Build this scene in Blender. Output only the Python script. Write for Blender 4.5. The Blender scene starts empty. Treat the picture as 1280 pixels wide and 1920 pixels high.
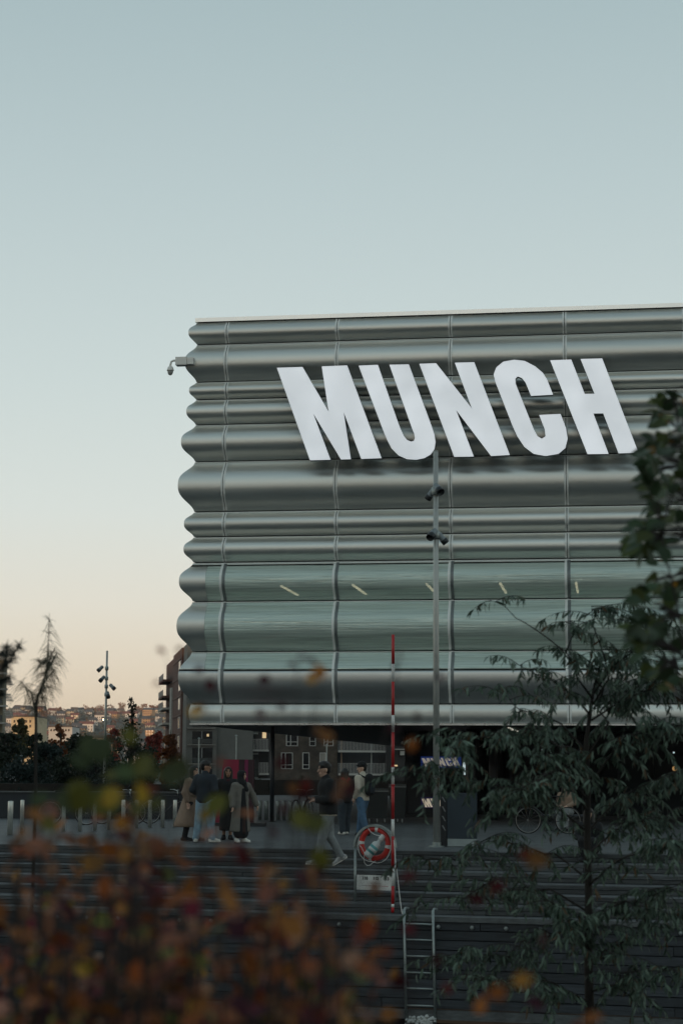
import bpy, bmesh, math, random
import numpy as np
from mathutils import Vector, Matrix

# ---------------------------------------------------------------- camera, world, sun, exposure
SC = bpy.context.scene
COL = SC.collection
rnd = random.Random(7)
FPX, PITCH, ROLL, EYE = 3400.0, math.atan(480 / 3400.0), math.radians(0.29), 1.65
cam_data = bpy.data.cameras.new('camera')
cam = bpy.data.objects.new('camera', cam_data)
COL.objects.link(cam)
SC.camera = cam
cam_data.sensor_fit = 'VERTICAL'
cam_data.sensor_height = 36
cam_data.sensor_width = 24
cam_data.lens = FPX / 1920 * 36
cam_data.clip_start = 0.05
cam_data.clip_end = 9000
CAM_ROT = Matrix.Rotation(math.pi / 2 + PITCH, 3, 'X') @ Matrix.Rotation(ROLL, 3, 'Z')
cam.location = (0, 0, EYE)
cam.rotation_euler = CAM_ROT.to_euler()
cam_data.dof.use_dof = True
cam_data.dof.focus_distance = 50
cam_data.dof.aperture_fstop = 3.5

SUN_ELEV, SUN_AZ = 1.2, 196.0            # degrees; azimuth clockwise from +Y, so the sun stands low behind the camera
world = bpy.data.worlds.new('World')
SC.world = world
world.use_nodes = True
nt = world.node_tree
bg = nt.nodes['Background']
bg.inputs[1].default_value = 0.13
sky = nt.nodes.new('ShaderNodeTexSky')
sky.sky_type = 'NISHITA'
sky.sun_disc = False
sky.sun_elevation = math.radians(SUN_ELEV)
sky.sun_rotation = math.radians(SUN_AZ)
sky.air_density, sky.dust_density, sky.ozone_density = 1.0, 1.0, 1.0
tc = nt.nodes.new('ShaderNodeTexCoord')
sep = nt.nodes.new('ShaderNodeSeparateXYZ')
nt.links.new(tc.outputs['Generated'], sep.inputs[0])
ramp = nt.nodes.new('ShaderNodeValToRGB')
nt.links.new(sep.outputs['Z'], ramp.inputs[0])
SKY_STOPS = [(0.0, 1.0, .80, .56), (1.5, 1.0, .84, .63), (3.0, 1.0, .90, .735), (5.0, .98, .955, .86), (8.0, .885, .955, .93),
             (12.0, .77, .88, .88), (18.0, .63, .76, .78), (24.0, .50, .64, .67), (40.0, .40, .52, .56), (60.0, .33, .43, .48), (90.0, .29, .38, .43)]
els = ramp.color_ramp.elements
for k, (e, r, g, b) in enumerate(SKY_STOPS):
    p = math.sin(math.radians(e))
    el = els[k] if k < 2 else els.new(p)
    el.position = p
for k, (e, r, g, b) in enumerate(SKY_STOPS):
    els[k].position = math.sin(math.radians(e))
    els[k].color = (r, g, b, 1)
gain = nt.nodes.new('ShaderNodeMix'); gain.data_type = 'RGBA'; gain.blend_type = 'MULTIPLY'; gain.inputs['Factor'].default_value = 1
nt.links.new(ramp.outputs[0], gain.inputs['A'])
gain.inputs['B'].default_value = (7.85, 7.85, 7.85, 1)
blend = nt.nodes.new('ShaderNodeMix'); blend.data_type = 'RGBA'; blend.inputs['Factor'].default_value = 0.72
nt.links.new(sky.outputs[0], blend.inputs['A'])
nt.links.new(gain.outputs['Result'], blend.inputs['B'])
nt.links.new(blend.outputs['Result'], bg.inputs[0])

sun_data = bpy.data.lights.new('sun', 'SUN')
sun_data.energy = 2.6
sun_data.angle = math.radians(0.6)
sun_data.color = (1.0, 0.62, 0.36)
sun = bpy.data.objects.new('sun', sun_data)
COL.objects.link(sun)
_a, _e = math.radians(SUN_AZ), math.radians(SUN_ELEV)
SUN_DIR = Vector((math.sin(_a) * math.cos(_e), math.cos(_a) * math.cos(_e), math.sin(_e)))
sun.rotation_euler = SUN_DIR.to_track_quat('Z', 'Y').to_euler()

SC.view_settings.view_transform = 'Standard'
SC.view_settings.look = 'None'
SC.view_settings.exposure = 0.0
SC.view_settings.gamma = 1.0
SC.cycles.use_denoising = True
SC.cycles.max_bounces = 7
SC.cycles.transparent_max_bounces = 12
SC.cycles.caustics_reflective = False
SC.cycles.caustics_refractive = False
SC.cycles.sample_clamp_indirect = 4.0
try:
    SC.cycles.denoiser = 'OPENIMAGEDENOISE'
except Exception:
    pass

# ---------------------------------------------------------------- pixel helpers (photo is 1280 x 1920)
def ray(px, py):
    return CAM_ROT @ Vector(((px - 640) / FPX, -(py - 960) / FPX, -1))

def at(px, py, Y):
    d = ray(px, py)
    return Vector((0, 0, EYE)) + d * (Y / d.y)

def at_plane(px, py, p0, n):
    d = ray(px, py)
    o = Vector((0, 0, EYE))
    return o + d * ((p0 - o).dot(n) / d.dot(n))

def on_ground(px, py, z=0.0):
    d = ray(px, py)
    return Vector((0, 0, EYE)) + d * ((z - EYE) / d.z)

# ---------------------------------------------------------------- materials
def nodes_of(m):
    m.use_nodes = True
    t = m.node_tree
    return t, t.nodes['Principled BSDF']

MATS = {}
def mat(name, color, rough=0.6, metal=0.0, var=0.0, scale=6.0, stretch=(1, 1, 1), bump=0.0, obj_var=0.0, spec=0.5,
        emit=None, emit_strength=0.0, trans=0.0, hue_var=0.0, coord='Object', detail=5.0):
    if name in MATS:
        return MATS[name]
    m = bpy.data.materials.new(name)
    t, b = nodes_of(m)
    b.inputs['Roughness'].default_value = rough
    b.inputs['Metallic'].default_value = metal
    b.inputs['Specular IOR Level'].default_value = spec
    b.inputs['Base Color'].default_value = (*color, 1)
    col_out = None
    if var or bump:
        tcn = t.nodes.new('ShaderNodeTexCoord')
        mp = t.nodes.new('ShaderNodeMapping')
        mp.inputs['Scale'].default_value = stretch
        t.links.new(tcn.outputs[coord], mp.inputs[0])
        nz = t.nodes.new('ShaderNodeTexNoise')
        nz.inputs['Scale'].default_value = scale
        nz.inputs['Detail'].default_value = detail
        nz.inputs['Roughness'].default_value = 0.62
        if obj_var:
            oi = t.nodes.new('ShaderNodeObjectInfo')
            ad = t.nodes.new('ShaderNodeVectorMath'); ad.operation = 'ADD'
            sc_ = t.nodes.new('ShaderNodeVectorMath'); sc_.operation = 'SCALE'
            cmb = t.nodes.new('ShaderNodeCombineXYZ')
            for q in range(3):
                t.links.new(oi.outputs['Random'], cmb.inputs[q])
            t.links.new(cmb.outputs[0], sc_.inputs[0]); sc_.inputs['Scale'].default_value = 37.0
            t.links.new(mp.outputs[0], ad.inputs[0]); t.links.new(sc_.outputs[0], ad.inputs[1])
            t.links.new(ad.outputs[0], nz.inputs['Vector'])
        else:
            t.links.new(mp.outputs[0], nz.inputs['Vector'])
        if var:
            mr = t.nodes.new('ShaderNodeMapRange')
            mr.inputs['From Min'].default_value = 0.3; mr.inputs['From Max'].default_value = 0.7
            mr.inputs['To Min'].default_value = 1 - var; mr.inputs['To Max'].default_value = 1 + var
            t.links.new(nz.outputs[0], mr.inputs[0])
            mx = t.nodes.new('ShaderNodeVectorMath'); mx.operation = 'SCALE'
            mx.inputs[0].default_value = color
            t.links.new(mr.outputs[0], mx.inputs['Scale'])
            col_out = mx.outputs[0]
            rr = t.nodes.new('ShaderNodeMapRange')
            rr.inputs['To Min'].default_value = max(0.02, rough - 0.12); rr.inputs['To Max'].default_value = min(1, rough + 0.12)
            t.links.new(nz.outputs[0], rr.inputs[0])
            t.links.new(rr.outputs[0], b.inputs['Roughness'])
        if bump:
            bp = t.nodes.new('ShaderNodeBump')
            bp.inputs['Strength'].default_value = bump
            bp.inputs['Distance'].default_value = 0.02
            t.links.new(nz.outputs[0], bp.inputs['Height'])
            t.links.new(bp.outputs[0], b.inputs['Normal'])
    if obj_var:
        oi2 = t.nodes.new('ShaderNodeObjectInfo')
        mr2 = t.nodes.new('ShaderNodeMapRange')
        mr2.inputs['To Min'].default_value = 1 - obj_var; mr2.inputs['To Max'].default_value = 1 + obj_var
        t.links.new(oi2.outputs['Random'], mr2.inputs[0])
        hs = t.nodes.new('ShaderNodeHueSaturation')
        t.links.new(mr2.outputs[0], hs.inputs['Value'])
        if hue_var:
            mr3 = t.nodes.new('ShaderNodeMapRange')
            mr3.inputs['To Min'].default_value = 0.5 - hue_var; mr3.inputs['To Max'].default_value = 0.5 + hue_var
            wn = t.nodes.new('ShaderNodeTexWhiteNoise'); wn.noise_dimensions = '1D'
            t.links.new(oi2.outputs['Random'], wn.inputs['W'])
            t.links.new(wn.outputs[0], mr3.inputs[0])
            t.links.new(mr3.outputs[0], hs.inputs['Hue'])
        hs.inputs['Color'].default_value = (*color, 1)
        if col_out:
            t.links.new(col_out, hs.inputs['Color'])
        col_out = hs.outputs[0]
    if col_out:
        t.links.new(col_out, b.inputs['Base Color'])
    if emit:
        b.inputs['Emission Color'].default_value = (*emit, 1)
        b.inputs['Emission Strength'].default_value = emit_strength
    if trans:
        # thin leaf: mix in translucency
        tr = t.nodes.new('ShaderNodeBsdfTranslucent')
        if col_out:
            t.links.new(col_out, tr.inputs['Color'])
        else:
            tr.inputs['Color'].default_value = (*color, 1)
        ms = t.nodes.new('ShaderNodeMixShader')
        ms.inputs[0].default_value = trans
        out = t.nodes['Material Output']
        t.links.new(b.outputs[0], ms.inputs[1]); t.links.new(tr.outputs[0], ms.inputs[2])
        t.links.new(ms.outputs[0], out.inputs['Surface'])
    MATS[name] = m
    return m

# ---------------------------------------------------------------- mesh builder
class MB:
    def __init__(s):
        s.v, s.f = [], []
    def add(s, vs, fs):
        o = len(s.v)
        s.v.extend([tuple(p) for p in vs]); s.f.extend([tuple(i + o for i in f) for f in fs])
        return s
    def box(s, x0, x1, y0, y1, z0, z1, M=None):
        vs = [Vector((x, y, z)) for z in (z0, z1) for y in (y0, y1) for x in (x0, x1)]
        if M is not None:
            vs = [M @ p for p in vs]
        return s.add(vs, [(0, 2, 3, 1), (4, 5, 7, 6), (0, 1, 5, 4), (2, 6, 7, 3), (0, 4, 6, 2), (1, 3, 7, 5)])
    def quad(s, a, b, c, d):
        return s.add([a, b, c, d], [(0, 1, 2, 3)])
    def tube(s, pts, rad, n=8, caps=True):
        pts = [Vector(p) for p in pts]
        if not hasattr(rad, '__len__'):
            rad = [rad] * len(pts)
        o = len(s.v)
        up = None
        for i, p in enumerate(pts):
            d = (pts[min(i + 1, len(pts) - 1)] - pts[max(i - 1, 0)])
            if d.length < 1e-9: d = Vector((0, 0, 1))
            d.normalize()
            if up is None:
                up = Vector((0, 0, 1)) if abs(d.z) < 0.9 else Vector((1, 0, 0))
            a = d.cross(up)
            if a.length < 1e-6: a = d.orthogonal()
            a.normalize(); b = a.cross(d); up = b
            for k in range(n):
                t = 2 * math.pi * k / n
                s.v.append(tuple(p + (a * math.cos(t) + b * math.sin(t)) * rad[i]))
        for i in range(len(pts) - 1):
            for k in range(n):
                k2 = (k + 1) % n
                s.f.append((o + i * n + k, o + i * n + k2, o + (i + 1) * n + k2, o + (i + 1) * n + k))
        if caps:
            s.f.append(tuple(o + k for k in range(n - 1, -1, -1)))
            s.f.append(tuple(o + (len(pts) - 1) * n + k for k in range(n)))
        return s
    def lathe(s, prof, n=12, M=None):
        o = len(s.v)
        for r, z in prof:
            for k in range(n):
                t = 2 * math.pi * k / n
                p = Vector((r * math.cos(t), r * math.sin(t), z))
                s.v.append(tuple(M @ p if M is not None else p))
        for i in range(len(prof) - 1):
            for k in range(n):
                k2 = (k + 1) % n
                s.f.append((o + i * n + k, o + i * n + k2, o + (i + 1) * n + k2, o + (i + 1) * n + k))
        s.f.append(tuple(o + k for k in range(n - 1, -1, -1)))
        s.f.append(tuple(o + (len(prof) - 1) * n + k for k in range(n)))
        return s
    def prism(s, poly, M, d0, d1):
        """poly of (u, v) pushed from depth d0 to d1 along the local third axis of M"""
        n = len(poly); o = len(s.v)
        for d in (d0, d1):
            for (u, v) in poly:
                s.v.append(tuple(M @ Vector((u, v, d))))
        s.f.append(tuple(o + i for i in range(n - 1, -1, -1)))
        s.f.append(tuple(o + n + i for i in range(n)))
        for i in range(n):
            j = (i + 1) % n
            s.f.append((o + i, o + j, o + n + j, o + n + i))
        return s
    def mesh(s, name, m=None, smooth=False, fix=True):
        me = bpy.data.meshes.new(name)
        me.from_pydata(s.v, [], s.f)
        if fix:
            bm = bmesh.new(); bm.from_mesh(me)
            bmesh.ops.recalc_face_normals(bm, faces=bm.faces)
            bm.to_mesh(me); bm.free()
        if smooth:
            me.polygons.foreach_set('use_smooth', [True] * len(me.polygons))
        if m is not None:
            me.materials.append(m)
        me.update()
        return me
    def build(s, name, m, parent=None, smooth=False, fix=True):
        return link(name, s.mesh(name, m, smooth, fix), parent)

def link(name, me, parent=None, loc=None, rot=None, scale=None):
    o = bpy.data.objects.new(name, me)
    COL.objects.link(o)
    if parent is not None:
        o.parent = parent
        o.matrix_parent_inverse = Matrix.Identity(4)
        # parts are written in world coordinates unless a location is given
        if loc is None and parent.type == 'EMPTY' and parent.get('_w'):
            o.matrix_parent_inverse = Matrix.Translation(parent.location).inverted()
    if loc is not None: o.location = loc
    if rot is not None: o.rotation_euler = rot
    if scale is not None: o.scale = scale
    return o

def tag(o, label=None, cat=None, group=None, kind=None):
    if label: o['label'] = label
    if cat: o['category'] = cat
    if group: o['group'] = group
    if kind: o['kind'] = kind
    return o

def thing(name, label, cat, loc=(0, 0, 0), rz=0.0, group=None, world=False):
    """an Empty at the thing's base; with world=True its parts are modelled in world coordinates"""
    o = bpy.data.objects.new(name, None)
    COL.objects.link(o)
    o.location = loc
    o.rotation_euler = (0, 0, rz)
    o.empty_display_size = 0.2
    tag(o, label, cat, group)
    if world: o['_w'] = 1
    return o

def copy_tree(o, parent=None):
    c = o.copy(); COL.objects.link(c)
    if parent is not None: c.parent = parent
    for ch in list(o.children):
        copy_tree(ch, c)
    return c

def smoothstep(a, b, x):
    t = min(1, max(0, (x - a) / (b - a)))
    return t * t * (3 - 2 * t)
# ---------------------------------------------------------------- palette
M_TIMBER = mat('dark timber', (0.036, 0.043, 0.050), 0.62, var=0.5, scale=3.0, stretch=(0.6, 8, 8), bump=0.4, obj_var=0.35)
M_DECK = mat('plaza paving', (0.088, 0.098, 0.100), 0.75, var=0.25, scale=1.4, bump=0.15)
M_STEEL = mat('brushed steel', (0.42, 0.44, 0.43), 0.32, 1.0, var=0.12, scale=9)
M_GREYPAINT = mat('grey painted steel', (0.19, 0.21, 0.21), 0.45, 0.3, var=0.12, scale=5)
M_DARKMETAL = mat('dark metal', (0.03, 0.035, 0.038), 0.5, 0.4)
M_BLACK = mat('black cladding', (0.012, 0.014, 0.016), 0.55, var=0.2, scale=2)
M_WHITE = mat('white paint', (0.74, 0.74, 0.70), 0.5, var=0.06, scale=8)
M_GALV = mat('galvanised steel', (0.30, 0.34, 0.33), 0.45, 0.7, var=0.2, scale=12)

def facade_metal(name, base, rough):
    m = bpy.data.materials.new(name)
    t, b = nodes_of(m)
    b.inputs['Metallic'].default_value = 0.9
    tcn = t.nodes.new('ShaderNodeTexCoord')
    mp = t.nodes.new('ShaderNodeMapping'); mp.inputs['Scale'].default_value = (0.25, 0.25, 2.5)
    t.links.new(tcn.outputs['Object'], mp.inputs[0])
    nz = t.nodes.new('ShaderNodeTexNoise'); nz.inputs['Scale'].default_value = 2.0; nz.inputs['Detail'].default_value = 6
    t.links.new(mp.outputs[0], nz.inputs['Vector'])
    oi = t.nodes.new('ShaderNodeObjectInfo')
    mr = t.nodes.new('ShaderNodeMapRange'); mr.inputs['To Min'].default_value = 0.93; mr.inputs['To Max'].default_value = 1.07
    t.links.new(oi.outputs['Random'], mr.inputs[0])
    mr2 = t.nodes.new('ShaderNodeMapRange'); mr2.inputs['To Min'].default_value = 0.9; mr2.inputs['To Max'].default_value = 1.1
    t.links.new(nz.outputs[0], mr2.inputs[0])
    mu = t.nodes.new('ShaderNodeMath'); mu.operation = 'MULTIPLY'
    t.links.new(mr.outputs[0], mu.inputs[0]); t.links.new(mr2.outputs[0], mu.inputs[1])
    sc_ = t.nodes.new('ShaderNodeVectorMath'); sc_.operation = 'SCALE'; sc_.inputs[0].default_value = base
    t.links.new(mu.outputs[0], sc_.inputs['Scale'])
    t.links.new(sc_.outputs[0], b.inputs['Base Color'])
    rr = t.nodes.new('ShaderNodeMapRange'); rr.inputs['To Min'].default_value = rough - 0.05; rr.inputs['To Max'].default_value = rough + 0.06
    t.links.new(nz.outputs[0], rr.inputs[0]); t.links.new(rr.outputs[0], b.inputs['Roughness'])
    # the perforation reads as a very fine grain
    g = t.nodes.new('ShaderNodeTexNoise'); g.inputs['Scale'].default_value = 160
    t.links.new(tcn.outputs['Object'], g.inputs['Vector'])
    bp = t.nodes.new('ShaderNodeBump'); bp.inputs['Strength'].default_value = 0.06; bp.inputs['Distance'].default_value = 0.004
    t.links.new(g.outputs[0], bp.inputs['Height']); t.links.new(bp.outputs[0], b.inputs['Normal'])
    return m
M_FACADE = facade_metal('perforated aluminium', (0.67, 0.69, 0.65), 0.40)
M_SPANDREL = facade_metal('darker perforated aluminium', (0.60, 0.62, 0.60), 0.36)
M_TRIM = mat('bright aluminium trim', (0.86, 0.88, 0.84), 0.5, 0.1)
M_CAP = mat('pale parapet flashing', (0.88, 0.90, 0.88), 0.28, 0.95, var=0.05, scale=2)

def facade_glass(name):
    m = bpy.data.materials.new(name)
    t, b = nodes_of(m)
    out = t.nodes['Material Output']
    tcn = t.nodes.new('ShaderNodeTexCoord')
    mp = t.nodes.new('ShaderNodeMapping'); mp.inputs['Scale'].default_value = (0.12, 0.12, 5.5)
    t.links.new(tcn.outputs['Object'], mp.inputs[0])
    oi = t.nodes.new('ShaderNodeObjectInfo')
    ad = t.nodes.new('ShaderNodeVectorMath'); ad.operation = 'ADD'
    t.links.new(mp.outputs[0], ad.inputs[0])
    t.links.new(oi.outputs['Random'], ad.inputs[1])
    nz = t.nodes.new('ShaderNodeTexNoise'); nz.inputs['Scale'].default_value = 3.0; nz.inputs['Detail'].default_value = 4; nz.inputs['Distortion'].default_value = 0.6
    t.links.new(ad.outputs[0], nz.inputs['Vector'])
    bp = t.nodes.new('ShaderNodeBump'); bp.inputs['Strength'].default_value = 0.55; bp.inputs['Distance'].default_value = 0.05
    t.links.new(nz.outputs[0], bp.inputs['Height'])
    gl = t.nodes.new('ShaderNodeBsdfGlossy'); gl.inputs['Color'].default_value = (0.80, 0.96, 0.90, 1); gl.inputs['Roughness'].default_value = 0.06
    t.links.new(bp.outputs[0], gl.inputs['Normal'])
    tr = t.nodes.new('ShaderNodeBsdfTransparent'); tr.inputs['Color'].default_value = (0.55, 0.72, 0.64, 1)
    ms = t.nodes.new('ShaderNodeMixShader'); ms.inputs[0].default_value = 0.50
    t.links.new(tr.outputs[0], ms.inputs[1]); t.links.new(gl.outputs[0], ms.inputs[2])
    df = t.nodes.new('ShaderNodeBsdfDiffuse'); df.inputs['Color'].default_value = (0.70, 0.82, 0.73, 1)
    m2 = t.nodes.new('ShaderNodeMixShader'); m2.inputs[0].default_value = 0.42
    mrs = t.nodes.new('ShaderNodeMapRange'); mrs.inputs['From Min'].default_value = .3; mrs.inputs['From Max'].default_value = .7; mrs.inputs['To Min'].default_value = .38; mrs.inputs['To Max'].default_value = .74
    t.links.new(nz.outputs[0], mrs.inputs[0]); t.links.new(mrs.outputs[0], m2.inputs[0])  # diffuse streaks stand for frit and for pale reflections drawn into the glass
    t.links.new(ms.outputs[0], m2.inputs[1]); t.links.new(df.outputs[0], m2.inputs[2])
    t.links.new(m2.outputs[0], out.inputs['Surface'])
    return m
M_GLASS = facade_glass('tinted wavy glass')

# ---------------------------------------------------------------- museum block
FA = math.radians(8.4)
F_U = Vector((math.cos(FA), -math.sin(FA), 0))        # along the front, to the right
F_N = Vector((-math.sin(FA), -math.cos(FA), 0))       # out of the front, towards the camera
F_P = Vector((0, 54.0, 0))
def fpt(px, py, off=0.0):
    return at_plane(px, py, F_P + F_N * off, F_N)
ROW_Y = [605, 647, 717, 750, 797, 866, 960, 1007, 1055, 1128, 1222, 1320, 1356]
row_z = [fpt(366, y).z for y in ROW_Y]
CORNER = fpt(364, 960); CORNER.z = 0
def fu(px, py=960):
    return (fpt(px, py) - CORNER).dot(F_U)
seam_u = [0.0] + [fu(px) for px in (422.5, 631.5, 845.5, 1062)]
bw = 3.52
while seam_u[-1] < 22:
    seam_u.append(seam_u[-1] + bw)
AMP = [0.22, 0.30, 0.18, 0.24, 0.36, 0.42, 0.25, 0.25, 0.35, 0.39, 0.33, 0.05]
LEN_BACK = 54.0
museum = thing('museum_building', 'grey museum block clad in horizontal bulging metal waves with a glazed band', 'building', CORNER, 0, None, True)

def fw(u, d, z):
    """front wall coordinates (along, out, up) to world"""
    return CORNER + F_U * u + F_N * d + Vector((0, 0, z))
def sw(w, d, z):
    """side wall: w metres back from the corner, d out to the left"""
    return CORNER - F_N * w - F_U * d + Vector((0, 0, z))
def prof(i, t):
    x = max(0.0, math.sin(math.pi * t))
    return AMP[i] * (x * x + 0.19 * math.sin(2 * math.pi * t) ** 2)

NV = 22
GAP = 0.017
def wave_strip(fn, a0, a1, i, t0=0.0, t1=1.0, off=0.0, mitre=None, gap=True):
    """a curved sheet: front skin plus a folded rim at top and bottom"""
    zt, zb = row_z[i], row_z[i + 1]
    H = zt - zb
    vs, fs = [], []
    n = max(6, int(NV * (t1 - t0)))
    for k in range(n + 1):
        t = t0 + (t1 - t0) * k / n
        z = zt - H * t
        if gap and k == 0: z -= GAP
        if gap and k == n: z += GAP
        d = prof(i, t) + off
        if mitre:
            vs += [CORNER + F_N * d - F_U * d + Vector((0, 0, z)), fn(a1, d, z)]
        else:
            vs += [fn(a0, d, z), fn(a1, d, z)]
        if k:
            o = 2 * k
            fs.append((o - 2, o - 1, o + 1, o))
    # returned rims
    for k in (0, n):
        z = vs[2 * k].z
        b0 = len(vs)
        vs += [fn(a0, -0.08, z), fn(a1, -0.08, z)]
        fs.append((2 * k, 2 * k + 1, b0 + 1, b0) if k == 0 else (2 * k, b0, b0 + 1, 2 * k + 1))
    return vs, fs

def strip_obj(name, m, *a, **kw):
    b = MB(); b.add(*wave_strip(*a, **kw))
    return b.build(name, m, museum, smooth=False)

def smooth_wave(o):
    me = o.data
    me.polygons.foreach_set('use_smooth', [True] * len(me.polygons))
    # keep the folded rims crisp
    me.polygons[len(me.polygons) - 1].use_smooth = False
    me.polygons[len(me.polygons) - 2].use_smooth = False

GLASS_SPLIT = {8: (0.085, 1.0), 9: (0.0, 1.0), 10: (0.0, 0.37)}   # part of the wave that is glass
SG = 0.008
for i in range(12):
    for j in range(len(seam_u) - 1):
        a0, a1 = seam_u[j] + (SG if j else 0), seam_u[j + 1] - SG
        g = GLASS_SPLIT.get(i)
        if not g:
            smooth_wave(strip_obj('facade_panel', M_FACADE, fw, a0, a1, i, mitre=(j == 0)))
        else:
            t0, t1 = g
            if t0 > 0: smooth_wave(strip_obj('facade_panel', M_FACADE, fw, a0, a1, i, 0, t0, mitre=(j == 0)))
            if t1 < 1: smooth_wave(strip_obj('spandrel_panel', M_SPANDREL, fw, a0, a1, i, t1, 1, mitre=(j == 0)))
            if j == 0:
                # corner bay: a metal return first, then glass
                smooth_wave(strip_obj('facade_panel', M_FACADE, fw, a0, 0.46, i, t0, t1, mitre=True))
                smooth_wave(strip_obj('glass_panel', M_GLASS, fw, 0.465, a1, i, t0, t1, gap=True))
            else:
                smooth_wave(strip_obj('glass_panel', M_GLASS, fw, a0, a1, i, t0, t1))
    # side wall, two bays and one long run
    for (w0, w1) in ((0, 1.0), (1.0, 4.5), (4.5, LEN_BACK)):
        b = MB()
        zt, zb = row_z[i], row_z[i + 1]
        vs, fs = [], []
        for k in range(NV + 1):
            t = k / NV
            z = zt - (zt - zb) * t + (-GAP if k == 0 else GAP if k == NV else 0)
            d = prof(i, t)
            p0 = CORNER + F_N * d - F_U * d + Vector((0, 0, z)) if w0 == 0 else sw(w0 + SG, d, z)
            vs += [p0, sw(w1 - SG, d, z)]
            if k: fs.append((2 * k - 2, 2 * k - 1, 2 * k + 1, 2 * k))
        b.add(vs, fs)
        b.build('side_panel', M_FACADE, museum, smooth=True)
    # bright strips either side of every vertical seam
    for j in range(1, len(seam_u) - 1):
        for sgn in (-1, 1):
            b = MB()
            wid = 0.05 if i not in GLASS_SPLIT else 0.075
            u0 = seam_u[j] + sgn * (SG + 0.004); u1 = u0 + sgn * wid
            vs, fs = wave_strip(fw, min(u0, u1), max(u0, u1), i, off=0.004)
            b.add(vs, fs)
            smooth_wave(b.build('seam_strip', M_TRIM if (i not in GLASS_SPLIT or sgn < 0) else M_GREYPAINT, museum))
# fins behind the glass seams: curved posts that show as bulging bars
for i in GLASS_SPLIT:
    for j in range(1, len(seam_u) - 1):
        b = MB(); n = 14
        zt, zb = row_z[i], row_z[i + 1]
        vs, fs = [], []
        for k in range(n + 1):
            t = k / n; z = zt - (zt - zb) * t; d = prof(i, t) - 0.01
            vs += [fw(seam_u[j] + 0.03, d, z), fw(seam_u[j] + 0.03, -0.25, z), fw(seam_u[j] - 0.03, -0.25, z), fw(seam_u[j] - 0.03, d, z)]
            if k:
                o = 4 * k
                for q in range(4):
                    q2 = (q + 1) % 4
                    fs.append((o - 4 + q, o - 4 + q2, o + q2, o + q))
        b.add(vs, fs); b.build('glazing_fin', M_GREYPAINT, museum)
    b = MB(); zt, zb = row_z[i], row_z[i + 1]
    b.add([fw(u, d, z) for z in (zb, zt) for d in (-0.28, -0.2) for u in (0.12, 0.42)], [(0, 2, 3, 1), (4, 5, 7, 6), (0, 1, 5, 4), (2, 6, 7, 3), (0, 4, 6, 2), (1, 3, 7, 5)])
    b.build('corner_post', M_GREYPAINT, museum)

Z_TOP, Z_BOT = row_z[0], row_z[-1]
UMAX = seam_u[-1]
def fbox(b, u0, u1, d0, d1, z0, z1):
    vs = [fw(u, d, z) for z in (z0, z1) for d in (d0, d1) for u in (u0, u1)]
    return b.add(vs, [(0, 2, 3, 1), (4, 5, 7, 6), (0, 1, 5, 4), (2, 6, 7, 3), (0, 4, 6, 2), (1, 3, 7, 5)])
# core behind the panels, broken where the glazed storey is
zg0, zg1 = fpt(640, 1258).z, fpt(640, 1062).z
zg0 = row_z[10] - (row_z[10] - row_z[11]) * 0.37
zg1 = row_z[8] - (row_z[8] - row_z[9]) * 0.085
b = MB()
fbox(b, 0.06, UMAX, -LEN_BACK, -0.09, zg1 + 0.02, Z_TOP - 0.03)
b.build('upper_core', M_BLACK, museum)
b = MB(); fbox(b, 0.06, UMAX, -LEN_BACK, -0.09, Z_BOT + 0.03, zg0 - 0.02); b.build('lower_core', M_BLACK, museum)
M_ROOM = mat('gallery wall', (0.16, 0.21, 0.19), 0.7, var=0.1, scale=0.5)
b = MB(); fbox(b, 0.3, UMAX, -16.0, -15.7, zg0 - 0.01, zg1 + 0.01); b.build('inner_wall', M_ROOM, museum)
b = MB(); fbox(b, 0.06, 0.3, -LEN_BACK, -0.25, zg0 - 0.01, zg1 + 0.01); b.build('end_wall', M_GREYPAINT, museum)
# ceiling lights inside the glazed storey
M_STRIP = mat('warm strip light', (0.8, 0.7, 0.5), 0.5, emit=(1.0, 0.72, 0.52), emit_strength=1.9)
for (xa, ya, xb, yb) in ((527, 1100, 570, 1116), (661, 1098, 700, 1115), (799, 1096, 832, 1114), (937, 1095, 966, 1113), (1079, 1094, 1101, 1112), (1227, 1092, 1243, 1110)):
    pa = fpt(xa, ya, -4.2); u = (pa - CORNER).dot(F_U)
    z = pa.z
    b = MB()
    for (du) in (0,):
        fbox(b, u - 0.035, u + 0.035, -7.4, -4.2, z, z + 0.05)
    b.build('ceiling_light', M_STRIP, museum)
# bottom lip, roof cap
b = MB(); fbox(b, -0.02, UMAX, -0.12, 0.05, Z_BOT - 0.05, Z_BOT + 0.005); b.build('bottom_lip', M_CAP, museum)
b = MB(); fbox(b, -0.05, UMAX, -LEN_BACK, 0.06, Z_TOP + 0.005, Z_TOP + 0.13); b.build('roof_flashing', M_CAP, museum)
b = MB(); fbox(b, 0.35, UMAX, -LEN_BACK + .3, -0.3, Z_TOP + 0.13, Z_TOP + 0.20); b.build('roof_edge_rail', M_CAP, museum)
# soffit, slightly stepped boards
b = MB(); fbox(b, 0.02, UMAX, -LEN_BACK, -0.13, Z_BOT - 0.04, Z_BOT + 0.02); b.build('soffit', M_BLACK, museum)

# thin bright edge above every panel row
for i in range(1, 12):
    b = MB(); z = row_z[i] - GAP
    fbox(b, 0.02, UMAX, -0.05, 0.012, z - 0.022, z - 0.001); b.build('edge_trim', M_TRIM, museum)
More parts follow.
